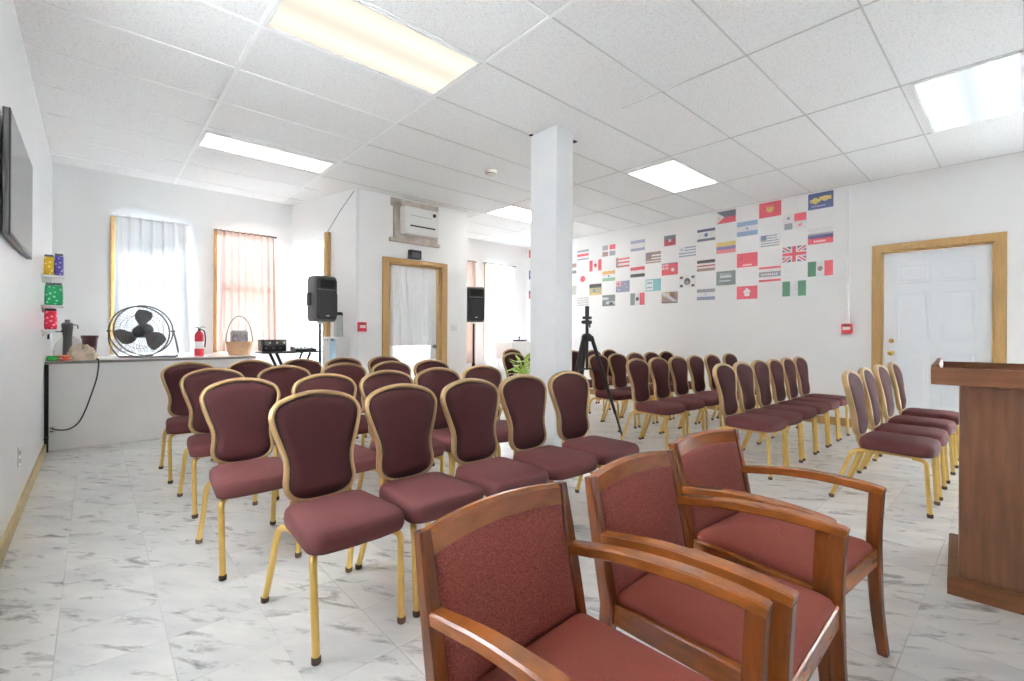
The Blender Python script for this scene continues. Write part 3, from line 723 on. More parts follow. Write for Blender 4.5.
b = MB(); b.rbox(0, .008, -.035, .035, 0, .115, r=.006, axis='x'); b.build('cover', M['plastic_white'], t)
b = MB(); b.box(.007, .01, -.014, .014, .02, .045); b.box(.007, .01, -.014, .014, .07, .095); b.build('socket', M['grey_plastic'], t)
t = thing('light_switch', 'pale switch plate on the wall right of the entry door', 'switch', (3.97, EY, 1.16))
b = MB(); b.rbox(-.055, .055, -.008, 0, 0, .09, r=.006, axis='y'); b.build('plate', M['plastic_white'], t)
b = MB(); b.box(-.028, -.018, -.016, -.007, .03, .06); b.box(.018, .028, -.016, -.007, .03, .06); b.build('toggle', M['white'], t)

# floor fan on the counter
t = thing('floor_fan', 'black three-blade drum fan on the counter before the white curtain', 'fan', (.385, 6.42, ZT), math.radians(-24))
R = .272; zc = .012 + R + .004; tilt = Matrix.Translation((0, 0, zc)) @ Matrix.Rotation(math.radians(8), 4, 'X')
def ringpts(r, y, n=48): return [tilt @ Vector((r * math.cos(2 * PI * k / n), y, r * math.sin(2 * PI * k / n))) for k in range(n)]
b = MB()
for y in (-.05, .05): b.tube(ringpts(R, y), .008, 6, closed=True)
b.tube(ringpts(R * .66, -.065), .0022, 4, closed=True); b.tube(ringpts(R * .66, .065), .0022, 4, closed=True)
for y, s in ((-.05, -1), (.05, 1)):
    for k in range(40):
        a = 2 * PI * k / 40; a2 = a + .35
        b.tube([tilt @ Vector((R * math.cos(a2), y, R * math.sin(a2))), tilt @ Vector((.66 * R * math.cos(a + .15), y + s * .015, .66 * R * math.sin(a + .15))), tilt @ Vector((.06 * math.cos(a), y + s * .022, .06 * math.sin(a)))], .0012, 4)
for k in range(8):
    a = 2 * PI * k / 8; b.tube([tilt @ Vector((R * math.cos(a), -.05, R * math.sin(a))), tilt @ Vector((R * math.cos(a), .05, R * math.sin(a)))], .004, 5)
cg = b.build('guard', M['steel'], t, ang=60)
b = MB(); b.lathe([(.0005, -.095), (.05, -.093), (.06, -.08), (.06, .0), (.075, .02), (.075, .1), (.06, .13), (.0005, .135)], 20, X=tilt @ Matrix.Rotation(-PI / 2, 4, 'X')); b.build('motor', M['black'], t)
for k in range(3):
    a0 = math.radians(90 + 120 * k); rings = []
    for i in range(9):
        r = .05 + (.235 - .05) * i / 8; wdt = math.radians(30 + 42 * math.sin(PI * min(1, .15 + .85 * i / 8.6))) * (.75 + .25 * i / 8); sw = math.radians(-12 * (i / 8)); ring = []
        for y_, sgn in ((0, 1), (.004, -1)):
            ks = range(-3, 4) if sgn == 1 else range(3, -4, -1)
            for q in ks:
                a = a0 + sw + wdt * q / 6; ring.append(tilt @ Vector((r * math.cos(a), y_ + .03 * q / 3 - .01, r * math.sin(a))))
        rings.append(ring)
    b = MB(); b.loft(rings); b.build('blade', M['grey_plastic'], t, ang=60)
b = MB()
for sx in (-1, 1):
    b.tube(catmull([(sx * (R + .02), 0, zc), (sx * (R + .015), -.01, zc - .1), (sx * (R - .02), -.03, .1), (sx * (R - .09) , -.05, .014)], 4, False) if sx < 0 else catmull([(R + .02, 0, zc), (R + .05, -.01, zc - .12), (R + .075, -.03, .05), (R + .05, -.05, .012)], 4, False), .009, 8)
    b.tube([tilt @ Vector((sx * R, 0, 0)), Vector((sx * (R + .035), 0, zc))], .012, 8)
b.tube([(-R + .09, -.05, .013), (R + .05, -.05, .011)], .009, 8)
b.tube([(-R + .09, -.05, .013), (-R + .1, .1, .012), (R + .03, .1, .012), (R + .05, -.05, .011)], .009, 8)
b.build('stand', M['steel'], t, ang=60)

# fire extinguisher
t = thing('fire_extinguisher', 'small red fire extinguisher on the counter between the curtains', 'fire extinguisher', (.925, 6.55, ZT))
b = MB(); b.lathe([(.04, 0), (.048, .006), (.048, .24), (.04, .27), (.02, .29), (.016, .3)], 20); bd = b.build('cylinder', M['red_device'], t)
b = MB(); b.lathe([(.0485, .085), (.0492, .09), (.0492, .165), (.0485, .17)], 20); b.build('sticker', M['white'], bd)
b = MB(); b.box(-.012, .012, -.014, .014, .298, .325); b.bar([(.0, 0, .33), (-.03, 0, .338), (-.075, 0, .325)], .02, .008); b.bar([(0, 0, .318), (.03, 0, .345), (.06, 0, .335)], .02, .006); b.tube(catmull([(.012, 0, .31), (.05, 0, .29), (.062, 0, .2), (.056, 0, .1)], 4, False), .007, 8); b.build('valve', M['black'], t)

# wicker basket with a parcel
t = thing('basket', 'round wicker basket with a tall hoop handle before the pink curtain', 'basket', (1.335, 6.5, ZT))
b = MB(); b.lathe([(.0005, 0), (.115, 0), (.135, .06), (.145, .15), (.152, .155), (.152, .168), (.14, .168), (.13, .15), (.12, .05), (.112, .02), (.0005, .018)], 28); b.build('bowl', M['wicker'], t, ang=50)
b = MB(); b.tube([(.145 * math.cos(a), 0, .15 + .33 * math.sin(a)) for a in [PI * k / 20 for k in range(21)]], .007, 8); b.build('handle', M['steel'], t)
t = thing('gift_packet', 'grey patterned packet standing in the wicker basket', 'packet', (1.335, 6.5, ZT + .025), math.radians(12))
b = MB(); b.rbox(-.09, .09, -.045, .045, 0, .27, r=.02); b.build('wrapper', pmat('patterned_wrap', srgb(150, 146, 146), .5, vary=.5, scale=22), t)
b = MB(); b.box(-.095, .095, -.005, .005, .262, .285); b.build('top_seal', M['plastic_white'], t)

# things at the left end of the counter
t = thing('plant_pot', 'dark burgundy flower pot on the counter left of the fan', 'pot', (-.03, 6.56, ZT))
b = MB(); b.lathe([(.0005, 0), (.042, 0), (.045, .01), (.066, .205), (.066, .21), (.072, .21), (.072, .24), (.064, .24), (.06, .2), (.04, .03), (.0005, .03)], 24); b.build('pot_body', M['burgundy'], t)
b = MB(); b.lathe([(.0005, .188), (.0575, .19)], 20); b.build('soil', M['glide'], t)
def lump(name, label, cat, loc, sx, sy, sz, mat, seed, n=26, squash=.5):
    rnd = random.Random(seed); b = MB(); rings = []; ph = [rnd.uniform(0, 6.28) for _ in range(6)]
    for j in range(11):
        v = j / 10; z = sz * math.sin(v * PI / 2); r = math.cos(v * PI / 2) ** squash
        q = []
        for k in range(n):
            a = 2 * PI * k / n; w = 1 + .12 * math.sin(3 * a + ph[0] + 2 * v) + .09 * math.sin(5 * a + ph[1] + 5 * v) + rnd.uniform(-.07, .07)
            q.append(Vector((sx * r * w * math.cos(a), sy * r * w * math.sin(a), max(0, z + (.03 * math.sin(3 * a + ph[3]) + rnd.uniform(-.012, .012)) * v))))
        rings.append(q)
    b.loft(rings); o = b.build(name, mat, ang=24); o.location = loc; tag(o, label, cat); return o
lump('shopping_bag', 'crumpled beige bag lying on the left end of the counter', 'bag', (-.09, 6.3, ZT), .115, .1, .125, M['bag'], 3)
lump('shopping_bag', 'crumpled white plastic bag slumped behind the beige bag on the counter', 'bag', (-.17, 6.78, ZT), .13, .09, .20, M['plastic_white'], 9)
cols = [(40, 140, 60), (226, 196, 40), (200, 90, 60)]
for k, (x, y, z) in enumerate(((-.29, 6.17, 0), (-.235, 6.24, 0), (-.21, 6.15, 0))):
    t = thing('snack_packet', '%s snack packet lying at the counter corner by the bag' % ('green', 'yellow', 'orange')[k], 'snack packet', (x, y, ZT + .001), .3 * k)
    b = MB(); b.rbox(-.038, .038, -.03, .03, 0, .05, r=.018); b.build('wrapper', pmat('packet_%d' % k, srgb(*cols[k]), .35, vary=.35, scale=45), t)
    b = MB(); b.box(-.044, -.036, -.028, .028, .018, .03); b.box(.036, .044, -.028, .028, .018, .03); b.build('crimp', M['plastic_white'], t)
# corner shelves with coloured packs
for k, (z, l) in enumerate(((1.597, 'top white corner shelf holding the yellow and blue packs'), (1.337, 'middle white corner shelf holding the green pack'), (1.125, 'lowest white corner shelf holding the red pack'))):
    t = thing('wall_shelf', l, 'shelf', (LX, 5.75, z), 0, 'corner shelves')
    b = MB(); b.box(0, .145 - .03 * (k == 2), -.10, .10, 0, .014); b.build('board', M['white'], t, bevel=.002)
    b = MB(); b.prism([(0, 0), (.09, 0), (0, -.05)], lambda a, c, d: Vector((a, d, c)), .06, .075); b.build('bracket', M['plastic_white'], t)
def pack(x, z, w, hgt, col, label, seed):
    t = thing('candy_bag', label, 'candy bag', (x, 5.73, z), 0, 'coloured candy bags on the corner shelves')
    b = MB(); rings = []
    for zz, s, dd in ((0, .9, .7), (.02, 1, 1), (hgt * .5, 1, 1.05), (hgt * .88, .96, .8), (hgt, .9, .12)):
        rings.append([Vector((w / 2 * s * math.copysign(abs(math.cos(a)) ** .5, math.cos(a)), .05 * dd * math.copysign(abs(math.sin(a)) ** .6, math.sin(a)), zz)) for a in [2 * PI * i / 24 for i in range(24)]])
    b.loft(rings)
    m, nt, out = newmat('candy_' + str(seed)); L = nt.links; p = N(nt, 'ShaderNodeBsdfPrincipled', Roughness=.3); tc = N(nt, 'ShaderNodeTexCoord')
    v = N(nt, 'ShaderNodeTexVoronoi', Scale=34); L.new(tc.outputs['Object'], v.inputs['Vector'])
    r = N(nt, 'ShaderNodeValToRGB'); r.color_ramp.elements[0].position = .22; r.color_ramp.elements[0].color = tuple(min(1, c * 1.0 + .4) for c in col[:3]) + (1,); r.color_ramp.elements[1].position = .36; r.color_ramp.elements[1].color = col
    L.new(v.outputs['Distance'], r.inputs[0]); L.new(r.outputs[0], p.inputs['Base Color']); L.new(p.outputs[0], out.inputs[0])
    b.build('bag_body', m, t, ang=70)
    b = MB(); b.box(-w * .42, w * .42, -.006, .006, hgt - .004, hgt + .018); b.build('top_seal', M['grey_plastic'], t)
pack(LX + .045, 1.612, .066, .165, srgb(226, 186, 40), 'yellow candy bag on the top corner shelf', 1)
pack(LX + .108, 1.612, .062, .18, srgb(92, 78, 168), 'blue-violet candy bag on the top corner shelf', 2)
pack(LX + .077, 1.352, .12, .18, srgb(20, 160, 96), 'green candy bag on the middle corner shelf', 3)
pack(LX + .058, 1.140, .085, .165, srgb(214, 30, 62), 'red candy bag on the lowest corner shelf', 4)
t = thing('wall_shelf', 'short black bracket shelf under the white corner shelves', 'shelf', (LX, 6.45, 1.115))
b = MB(); b.box(0, .12, -.05, .05, 0, .02); b.build('board', M['black'], t, bevel=.002)
b = MB(); b.box(.0, .015, -.03, .03, -.07, 0); b.build('bracket', M['black'], t)
t = thing('thermos', 'grey thermos with steel lid behind the bags at the left counter end', 'thermos', (-.20, 6.52, ZT))
b = MB(); b.lathe([(.0005, 0), (.034, 0), (.036, .01), (.034, .22), (.044, .33), (.044, .34)], 18); b.build('thermos_body', M['grey_plastic'], t)
b = MB(); b.lathe([(.046, .335), (.046, .36), (.034, .37), (.02, .375), (.02, .40), (.0005, .402)], 18); b.tube([(.044, 0, .35), (.075, 0, .345), (.08, 0, .31)], .006, 8); b.build('lid', M['steel'], t)

# ------------------------------------------------------------------ television on the left wall
t = thing('television', 'flat television on the left wall at the frame edge', 'television', (LX, 3.27, 1.59))
b = MB(); b.box(.012, .034, 0, 1.07, 0, .61); b.build('housing', M['steel'], t, bevel=.004)
b = MB(); b.box(.034, .039, .0, 1.07, 0, .61); sc = b.build('bezel', M['black'], t, bevel=.002)
b = MB(); b.box(.039, .0405, .012, 1.058, .014, .598); b.build('screen', M['tv'], sc, smooth=False)
b = MB(); b.box(-.001, .012, .4, .7, .2, .42); b.build('wall_mount', M['black_metal'], t)

# ------------------------------------------------------------------ speakers, stand table, dispenser
def speaker(loc, rz, s, label, z):
    t = thing('loudspeaker', label, 'loudspeaker', (loc[0], loc[1], z), rz, 'loudspeakers')
    # cabinet: rounded trapezoid in plan, deeper front
    def ring(zz, k):
        pts = []
        prof = [(.155, -.13, .03), (.155, -.05, .03), (.10, .13, .03), (-.10, .13, .03), (-.155, -.05, .03), (-.155, -.13, .03)]
        for x, y, r in prof: pts.append(Vector((x * k * s, y * (k * .9 + .1) * s, zz * s)))
        return pts
    b = MB(); b.loft([ring(0, .84), ring(.02, .93), ring(.06, 1), ring(.52, 1), ring(.565, .94), ring(.58, .82)])
    cab = b.build('cabinet', M['grey_plastic'], t, ang=25, bevel=.012 * s)
    b = MB(); b.rbox(-.142 * s, .142 * s, -.15 * s, -.128 * s, .03 * s, .55 * s, r=.04 * s, axis='y'); fb = b.build('baffle', M['black'], cab)
    b = MB(); b.rbox(-.132 * s, .132 * s, -.162 * s, -.149 * s, .05 * s, .39 * s, r=.05 * s, axis='y'); b.build('grille', M['grille'], cab)
    b = MB(); rr = []
    b.rbox(-.10 * s, .10 * s, -.155 * s, -.149 * s, .42 * s, .525 * s, r=.02 * s, axis='y'); b.rbox(-.135 * s, .135 * s, -.158 * s, -.149 * s, .395 * s, .408 * s, r=.004 * s, axis='y', mat=1); b.build('horn', [M['hole'], M['grey_plastic']], cab)
    b = MB(); b.box(-.022 * s, .022 * s, -.1645 * s, -.161 * s, .068 * s, .08 * s); b.build('badge', M['plastic_white'], cab)
    b = MB(); b.rbox(-.175 * s, -.145 * s, -.05 * s, .03 * s, .2 * s, .36 * s, r=.01 * s); b.build('side_handle', M['black'], cab)
    b = MB(); b.lathe([(.04 * s, -.03), (.04 * s, 0), (.0005, .001)], 16); b.build('pole_socket', M['plastic_white'], cab)
    return t
def stand(loc, top, label, rot=0):
    t = thing('speaker_stand', label, 'speaker stand', (loc[0], loc[1], 0), rot, 'speaker stands')
    b = MB(); b.tube([(0, 0, .12), (0, 0, top)], .0165, 10); b.build('pole', M['black_metal'], t)
    b = MB(); b.lathe([(.028, .5), (.03, .52), (.03, .62), (.026, .64)], 14); b.tube([(.03, 0, .58), (.06, 0, .58)], .012, 8); b.build('collar', M['black'], t)
    for k in range(3):
        a = 2 * PI * k / 3 + .5; c, s_ = math.cos(a), math.sin(a)
        b = MB(); b.bar([(.03 * c, .03 * s_, .56), (.28 * c, .28 * s_, .012)], .014, .02); b.bar([(.025 * c, .025 * s_, .17), (.155 * c, .155 * s_, .28)], .01, .014); l = b.build('leg', M['black_metal'], t)
        b = MB(); b.lathe([(.016, 0), (.018, .01), (.014, .026)], 10, at=(.282 * c, .282 * s_, 0)); b.build('rubber_foot', M['black'], l)
stand((1.99, 5.6), 1.222, 'black tripod stand under the left loudspeaker by the alcove', 1.6)
speaker((1.99, 5.6), math.radians(15), .93, 'black loudspeaker on a pole left of the entry door', 1.252)
stand((4.62, 6.05), 1.279, 'black stand under the right loudspeaker beside the entry bay corner', 1.2)
speaker((4.62, 6.05), math.radians(-22), .98, 'black loudspeaker on a pole right of the entry door', 1.31)

t = thing('keyboard_stand', 'black folding stand holding audio gear beside the counter', 'stand', (1.86, 6.3, 0))
b = MB(); b.box(-.36, .36, -.19, .17, .865, .885); b.build('deck', M['black'], t, bevel=.004)
for sx in (-1, 1):
    b = MB(); b.bar([(sx * .2, -.16, .865), (-sx * .16, -.16, .02)], .03, .03, up=(0, 1, 0)); b.bar([(sx * .2, .14, .865), (-sx * .16, .14, .02)], .03, .03, up=(0, 1, 0)); b.bar([(-sx * .16, -.2, .015), (-sx * .16, .2, .015)], .03, .03); b.build('leg', M['black_metal'], t)
t = thing('amplifier', 'black rack amplifier with silver knobs on the black stand', 'amplifier', (1.645, 6.27, .885))
b = MB(); b.rbox(-.13, .13, -.13, .13, .008, .15, r=.006); cs = b.build('case', M['black'], t)
b = MB(); b.box(-.128, .128, -.136, -.13, .08, .146); b.build('face_plate', M['steel'], cs, bevel=.002)
for k in range(6):
    b = MB(); b.lathe([(.012, 0), (.011, .014), (.0005, .015)], 12, X=Matrix.Translation((-.10 + .04 * k, -.134, .112 if k % 2 else .045)) @ Matrix.Rotation(PI / 2, 4, 'X')); b.build('knob', M['plastic_white'] if k % 2 else M['steel'], cs)
t = thing('audio_mixer', 'small black audio mixer beside the amplifier on the stand', 'mixer', (2.02, 6.27, .885))
b = MB(); b.prism([(-.11, 0), (.11, 0), (.11, .055), (-.11, .03)], lambda a, z, d: Vector((d, a, z)), -.13, .13); cs = b.build('case', M['black'], t, bevel=.003)
for k in range(6):
    b = MB(); b.box(-.115 + .042 * k, -.10 + .042 * k, -.06, -.03, .036, .058); b.build('fader', M['plastic_white'], cs)
    b = MB(); b.lathe([(.008, 0), (.007, .014), (.0005, .015)], 8, at=(-.108 + .042 * k, .04, .046)); b.build('knob', M['plastic_white'], cs)
pts = [(1.985, 5.78, 1.30), (1.95, 5.95, 1.22), (1.93, 6.1, 1.05), (1.96, 6.2, .98), (2.0, 6.28, .965)]
b = MB(); b.tube(catmull(pts, 5, False), .005, 6); tag(b.build('speaker_cable', M['plastic_white']), 'white cable from the left loudspeaker down to the audio stand', 'cable')

t = thing('water_dispenser', 'white water dispenser with pale blue niche beside the entry bay', 'water dispenser', (2.345, 5.93, 0), math.radians(14))
b = MB(); b.rbox(-.13, .05, -.15, .15, 0, 1.07, r=.015); bd = b.build('cabinet', M['plastic_white'], t)
b = MB(); b.box(-.134, -.129, -.12, .0, .72, 1.05); b.build('niche', M['blue_panel'], bd)
b = MB()
for y in (.04, .10): b.tube([(-.128, y, 1.03), (-.14, y, 1.03)], .008, 8)
b.build('tap', M['grey_plastic'], bd)
b = MB(); b.box(-.138, -.132, -.09, -.03, 1.02, 1.045); b.build('display', M['grey_plastic'], bd)
t = thing('glass_jug', 'clear jug with black lid on the white water dispenser', 'jug', (2.32, 5.88, 1.07))
b = MB(); b.lathe([(.0005, 0), (.05, 0), (.055, .01), (.052, .27), (.05, .28)], 20); b.build('jug_body', M['clear'], t)
b = MB(); b.lathe([(.053, .275), (.053, .31), (.03, .318), (.0005, .318)], 20); b.build('lid', M['black'], t)

# cable running from bay corner down to the side window casing
b = MB(); b.tube([tuple(sp(.02, .012, H - .03)), tuple(sp(.3, .012, 2.72)), tuple(sp(.56, .03, 2.46))], .0035, 6); tag(b.build('wall_cable', M['grey_plastic']), 'thin grey cable slanting from the bay corner to the side window', 'cable')

# ------------------------------------------------------------------ entry wall fittings
def alarm(X, label):
    t = thing('fire_alarm', label, 'fire alarm', (0, 0, 0), 0, 'fire alarm pull boxes')
    b = MB(); b.rbox(-.055, .055, -.045, .001, -.06, .06, r=.008, axis='y'); b.build('housing', M['red_device'], t)
    b = MB(); b.rbox(-.038, .038, -.052, -.044, -.015, .02, r=.005, axis='y'); b.build('pull_handle', M['plastic_white'], t)
    b = MB(); b.box(-.03, .03, -.048, -.044, .03, .05); b.build('plate', M['glide'], t)
    t.matrix_world = X; return t
alarm(Matrix.Translation((2.535, EY, 1.20)), 'red fire alarm box on the entry bay left of the door')
alarm(Matrix.Translation((RX, 1.455, 1.205)) @ Matrix.Rotation(-PI / 2, 4, 'Z'), 'red fire alarm box below a white conduit on the flag wall')
b = MB(); b.tube([(RX - .016, 1.445, 1.26), (RX - .016, 1.445, H)], .016, 10); tag(b.build('conduit', M['white']), 'white conduit running from the red alarm box up to the ceiling', 'conduit')
t = thing('exit_sign', 'small unlit black sign box above the entry door', 'sign', (3.29, EY, 2.145))
b = MB(); b.rbox(-.095, .095, -.05, 0, 0, .125, r=.015, axis='y'); b.build('case', M['black'], t)
b = MB(); b.rbox(-.065, .065, -.053, -.049, .025, .095, r=.006, axis='y'); b.build('face', M['grey_plastic'], t)

t = thing('air_conditioner', 'cream wall air conditioner above the entry door in rough surround', 'air conditioner', (3.33, EY, 2.40))
b = MB(); b.box(-.36, -.26, -.03, .0, .03, .50); b.box(.26, .33, -.03, 0, .03, .50); b.box(-.40, .34, -.03, 0, .43, .54); b.box(-.36, .33, -.04, 0, .0, .05); b.box(-.42, .36, -.05, 0, -.05, -.0); b.build('surround', [M['dirty']], t, bevel=.006)
b = MB(); b.rbox(-.27, .27, -.15, -.0, .05, .43, r=.02); bd = b.build('body', M['cream_plastic'], t)
b = MB(); b.rbox(-.262, .262, -.165, -.149, .06, .42, r=.012, axis='y'); fp = b.build('front_panel', M['plastic_white'], bd)
b = MB(); b.box(-.19, .20, -.168, -.163, .16, .178); b.build('vent_slot', M['hole'], fp)
b = MB(); b.box(-.19, .14, -.1665, -.163, .305, .309); b.build('panel_seam', M['grey_plastic'], fp)
b = MB(); b.lathe([(.026, 0), (.024, .012), (.0005, .013)], 16, X=Matrix.Translation((.185, -.164, .355)) @ Matrix.Rotation(PI / 2, 4, 'X')); b.build('dial', M['black'], fp)

t = thing('smoke_detector', 'round white smoke detector on the ceiling left of the column', 'smoke detector', (3.32, 4.05, H))
b = MB(); b.lathe([(.075, 0), (.075, -.018), (.06, -.03), (.055, -.045), (.03, -.052), (.0005, -.053)], 24); b.build('base', M['cream_plastic'], t)
b = MB(); b.lathe([(.058, -.03), (.062, -.034), (.058, -.04)], 24); b.build('vent_ring', M['grey_plastic'], t)

# ------------------------------------------------------------------ tripod
t = thing('tripod', 'black camera tripod standing in the aisle right of the column', 'tripod', (4.11, 3.29, 0))
b = MB(); b.lathe([(.055, 1.04), (.062, 1.06), (.062, 1.10), (.04, 1.125), (.018, 1.13), (.018, 1.24), (.0005, 1.24)], 16); b.tube([(0, 0, 1.04), (0, 0, .72)], .016, 10); b.build('centre_column', M['tripod'], t)
b = MB(); b.rbox(-.05, .05, -.035, .035, 1.235, 1.275, r=.012); b.tube([(-.08, 0, 1.255), (.06, 0, 1.255)], .018, 10); b.rbox(-.04, .04, -.04, .04, 1.29, 1.32, r=.01); b.tube([(.0, .0, 1.27), (0, 0, 1.30)], .02, 10); b.tube([(.04, 0, 1.25), (.075, .02, 1.20)], .01, 8); hd = b.build('pan_head', M['tripod'], t)
b = MB(); b.box(-.024, .024, -.012, .012, 1.31, 1.435); b.build('phone_clamp', M['tripod'], hd, bevel=.004)
for a in (math.atan2(-.35, .17), math.atan2(-.35, .17) + 2 * PI / 3, math.atan2(-.35, .17) - 2 * PI / 3):
    c, s_ = math.cos(a), math.sin(a)
    def lp(f): return Vector((c * (.05 + .345 * f), s_ * (.05 + .345 * f), 1.085 * (1 - f) + .01))
    b = MB(); b.tube([lp(0), lp(.5)], .022, 8); b.tube([lp(.48), lp(.78)], .017, 8); b.tube([lp(.76), lp(.985)], .012, 8); b.rbox(-.02, .02, -.02, .02, -.02, .02, r=.006, X=Matrix.Translation(lp(.5))); l = b.build('leg', M['tripod'], t)
    b = MB(); b.tube([lp(.36), Vector((0, 0, .74))], .008, 6); b.build('brace', M['tripod'], l)
    b = MB(); b.lathe([(.012, 0), (.016, .008), (.013, .03)], 8, at=(c * .395, s_ * .395, 0)); b.build('rubber_foot', M['black'], l)

# ------------------------------------------------------------------ plant behind the column, far table
t = thing('potted_plant', 'leafy green plant with white blossoms peeking left of the column', 'plant', (3.20, 3.36, 0))
b = MB(); b.lathe([(.0005, 0), (.10, 0), (.11, .02), (.075, .3), (.07, .5), (.09, .62), (.095, .64), (.08, .64), (.06, .5), (.0005, .45)], 24); b.build('vase', M['plastic_white'], t)
lb = MB(); st = MB(); fb = MB(); rnd = random.Random(4)
for k in range(46):
    a = rnd.uniform(0, 2 * PI); el = rnd.uniform(.1, 1.3); L0 = rnd.uniform(.05, .15); base = Vector((0, 0, .63 + rnd.uniform(0, .13)))
    d = Vector((math.cos(a) * math.cos(el), math.sin(a) * math.cos(el), math.sin(el))); tip = base + d * L0
    st.tube([base, base + d * L0 * .6, tip], .003, 5)
    side = d.cross(Vector((0, 0, 1))).normalized(); ln = rnd.uniform(.06, .10); wd = ln * .36; nrm = side.cross(d).normalized()
    d2 = (d + Vector((0, 0, -.5))).normalized()
    vs = [tip, tip + d2 * ln * .35 + side * wd, tip + d2 * ln * .35 + nrm * .008, tip + d2 * ln * .35 - side * wd, tip + d2 * ln, tip + d2 * ln * .35 - nrm * .004]
    lb.add(vs, [(0, 1, 2), (0, 2, 3), (1, 4, 2), (2, 4, 3), (0, 5, 1), (0, 3, 5), (1, 5, 4), (3, 4, 5)])
for k in range(7):
    a = rnd.uniform(0, 2 * PI); p = Vector((math.cos(a) * .10, math.sin(a) * .10, .66 + rnd.uniform(-.02, .2)))
    for q in range(5):
        e_ = 2 * PI * q / 5; u = Vector((math.cos(e_), math.sin(e_), .4)).normalized(); s_ = Vector((-math.sin(e_), math.cos(e_), 0))
        vs = [p, p + u * .025 + s_ * .013, p + u * .045, p + u * .025 - s_ * .013, p + u * .025 + Vector((0, 0, -.004))]
        fb.add(vs, [(0, 1, 2), (0, 2, 3), (0, 4, 1), (1, 4, 2), (2, 4, 3), (3, 4, 0)])
lb.build('foliage', M['leaf'], t, smooth=False); st.build('stem', M['leaf'], t); fb.build('blossom', M['petal'], t, smooth=False)

t = thing('side_table', 'tall table under a white cloth by the far window', 'table', (6.22, 6.72, 0))
b = MB(); b.box(-.36, .36, -.25, .25, .93, .96); b.build('tabletop', M['white'], t, bevel=.004)
for sx in (-1, 1):
    for sy in (-1, 1):
        b = MB(); b.bar([(sx * .31, sy * .2, 0), (sx * .31, sy * .2, .93)], .04, .04, up=(0, 1, 0)); b.build('leg', M['white'], t)
rings = []
for z, k in ((.966, .97), (.965, 1.02), (.95, 1.045), (.8, 1.06), (.62, 1.075)):
    q = []
    for i in range(96):
        a = 2 * PI * i / 96; cx, cy = math.cos(a), math.sin(a); s_ = 1 / max(abs(cx), abs(cy)); w = .018 * math.sin(a * 18) * (1 if z < .9 else 0) * (.96 - z) * 3
        q.append(Vector((.36 * k * cx * s_ * (1 + w), .25 * k * cy * s_ * (1 + w), z)))
    rings.append(q)
b = MB(); b.loft(rings, caps=False); b.add(rings[0], [tuple(range(96))]); o = b.build('tablecloth', M['cloth'], ang=50); o.location = (6.22, 6.72, .002); tag(o, 'white cloth draped over the tall table by the far window', 'tablecloth')
t = thing('tray', 'low brown tray on the white cloth by the far window', 'tray', (6.27, 6.72, .969))
b = MB(); b.lathe([(.0005, 0), (.12, 0), (.17, .03), (.175, .032), (.12, .01), (.0005, .008)], 24); b.build('dish', M['burgundy'], t)
b = MB(); b.lathe([(.0005, .01), (.012, .012), (.01, .06), (.02, .08), (.0005, .1)], 12); b.build('finial', M['burgundy'], t)

# ------------------------------------------------------------------ flags on the right wall
FC = {}
def fcol(r, g, b):
    k = (r, g, b)
    if k not in FC: FC[k] = pmat('flag_%02x%02x%02x' % k, srgb(*[c * .82 + 236 * .18 for c in k]), .6, vary=.1, scale=60)
    return FC[k]
WHT = (236, 234, 234); RED = (206, 58, 72); DRED = (168, 48, 58); BLU = (70, 84, 140); LBL = (138, 168, 206); GRN = (60, 120, 84); YEL = (214, 184, 92)
BLK = (52, 48, 52); GRY = (142, 144, 152); ORG = (214, 160, 80); BRN = (146, 116, 104); TEAL = (112, 178, 184); NAVY = (62, 62, 108); DGR = (108, 124, 116); PLE = (206, 208, 216)
def hs(*cols): n = len(cols); return [(c, [(0, 1 - (i + 1) / n), (1, 1 - (i + 1) / n), (1, 1 - i / n), (0, 1 - i / n)]) for i, c in enumerate(cols)]
def vsx(*cols): n = len(cols); return [(c, [(i / n, 0), ((i + 1) / n, 0), ((i + 1) / n, 1), (i / n, 1)]) for i, c in enumerate(cols)]
def rc(c, x0, x1, y0, y1): return [(c, [(x0, y0), (x1, y0), (x1, y1), (x0, y1)])]
def disc(c, x, y, r, n=18, asp=.68): return [(c, [(x + r * asp * math.cos(2 * PI * k / n), y + r * math.sin(2 * PI * k / n)) for k in range(n)])]
def star(c, x, y, r, n=5, inner=.42, asp=.68): return [(c, [(x + (r if k % 2 == 0 else r * inner) * asp * math.cos(PI / 2 + PI * k / n), y + (r if k % 2 == 0 else r * inner) * math.sin(PI / 2 + PI * k / n)) for k in range(2 * n)])]
def tri(c, *p): return [(c, list(p))]
def text_line(c, y, n=7, x0=.2, x1=.8, hgt=.1):
    w = (x1 - x0) / n; out = []
    for k in range(n): out += rc(c, x0 + k * w, x0 + k * w + w * .6, y, y + hgt)
    return out
def diag(c, w, up=True):
    return [(c, [(0, 0), (w, 0), (1, 1 - w), (1, 1), (1 - w, 1), (0, w)])] if up else [(c, [(0, 1), (0, 1 - w), (1 - w, 0), (1, 0), (1, w), (w, 1)])]
uj = lambda x1=1, y0=0: [(c, [(px * x1, y0 + py * (1 - y0)) for px, py in p]) for c, p in (diag(WHT, .16) + diag(WHT, .16, False) + diag(RED, .06) + diag(RED, .06, False) + rc(WHT, .36, .64, 0, 1) + rc(WHT, 0, 1, .32, .68) + rc(RED, .42, .58, 0, 1) + rc(RED, 0, 1, .4, .6))]
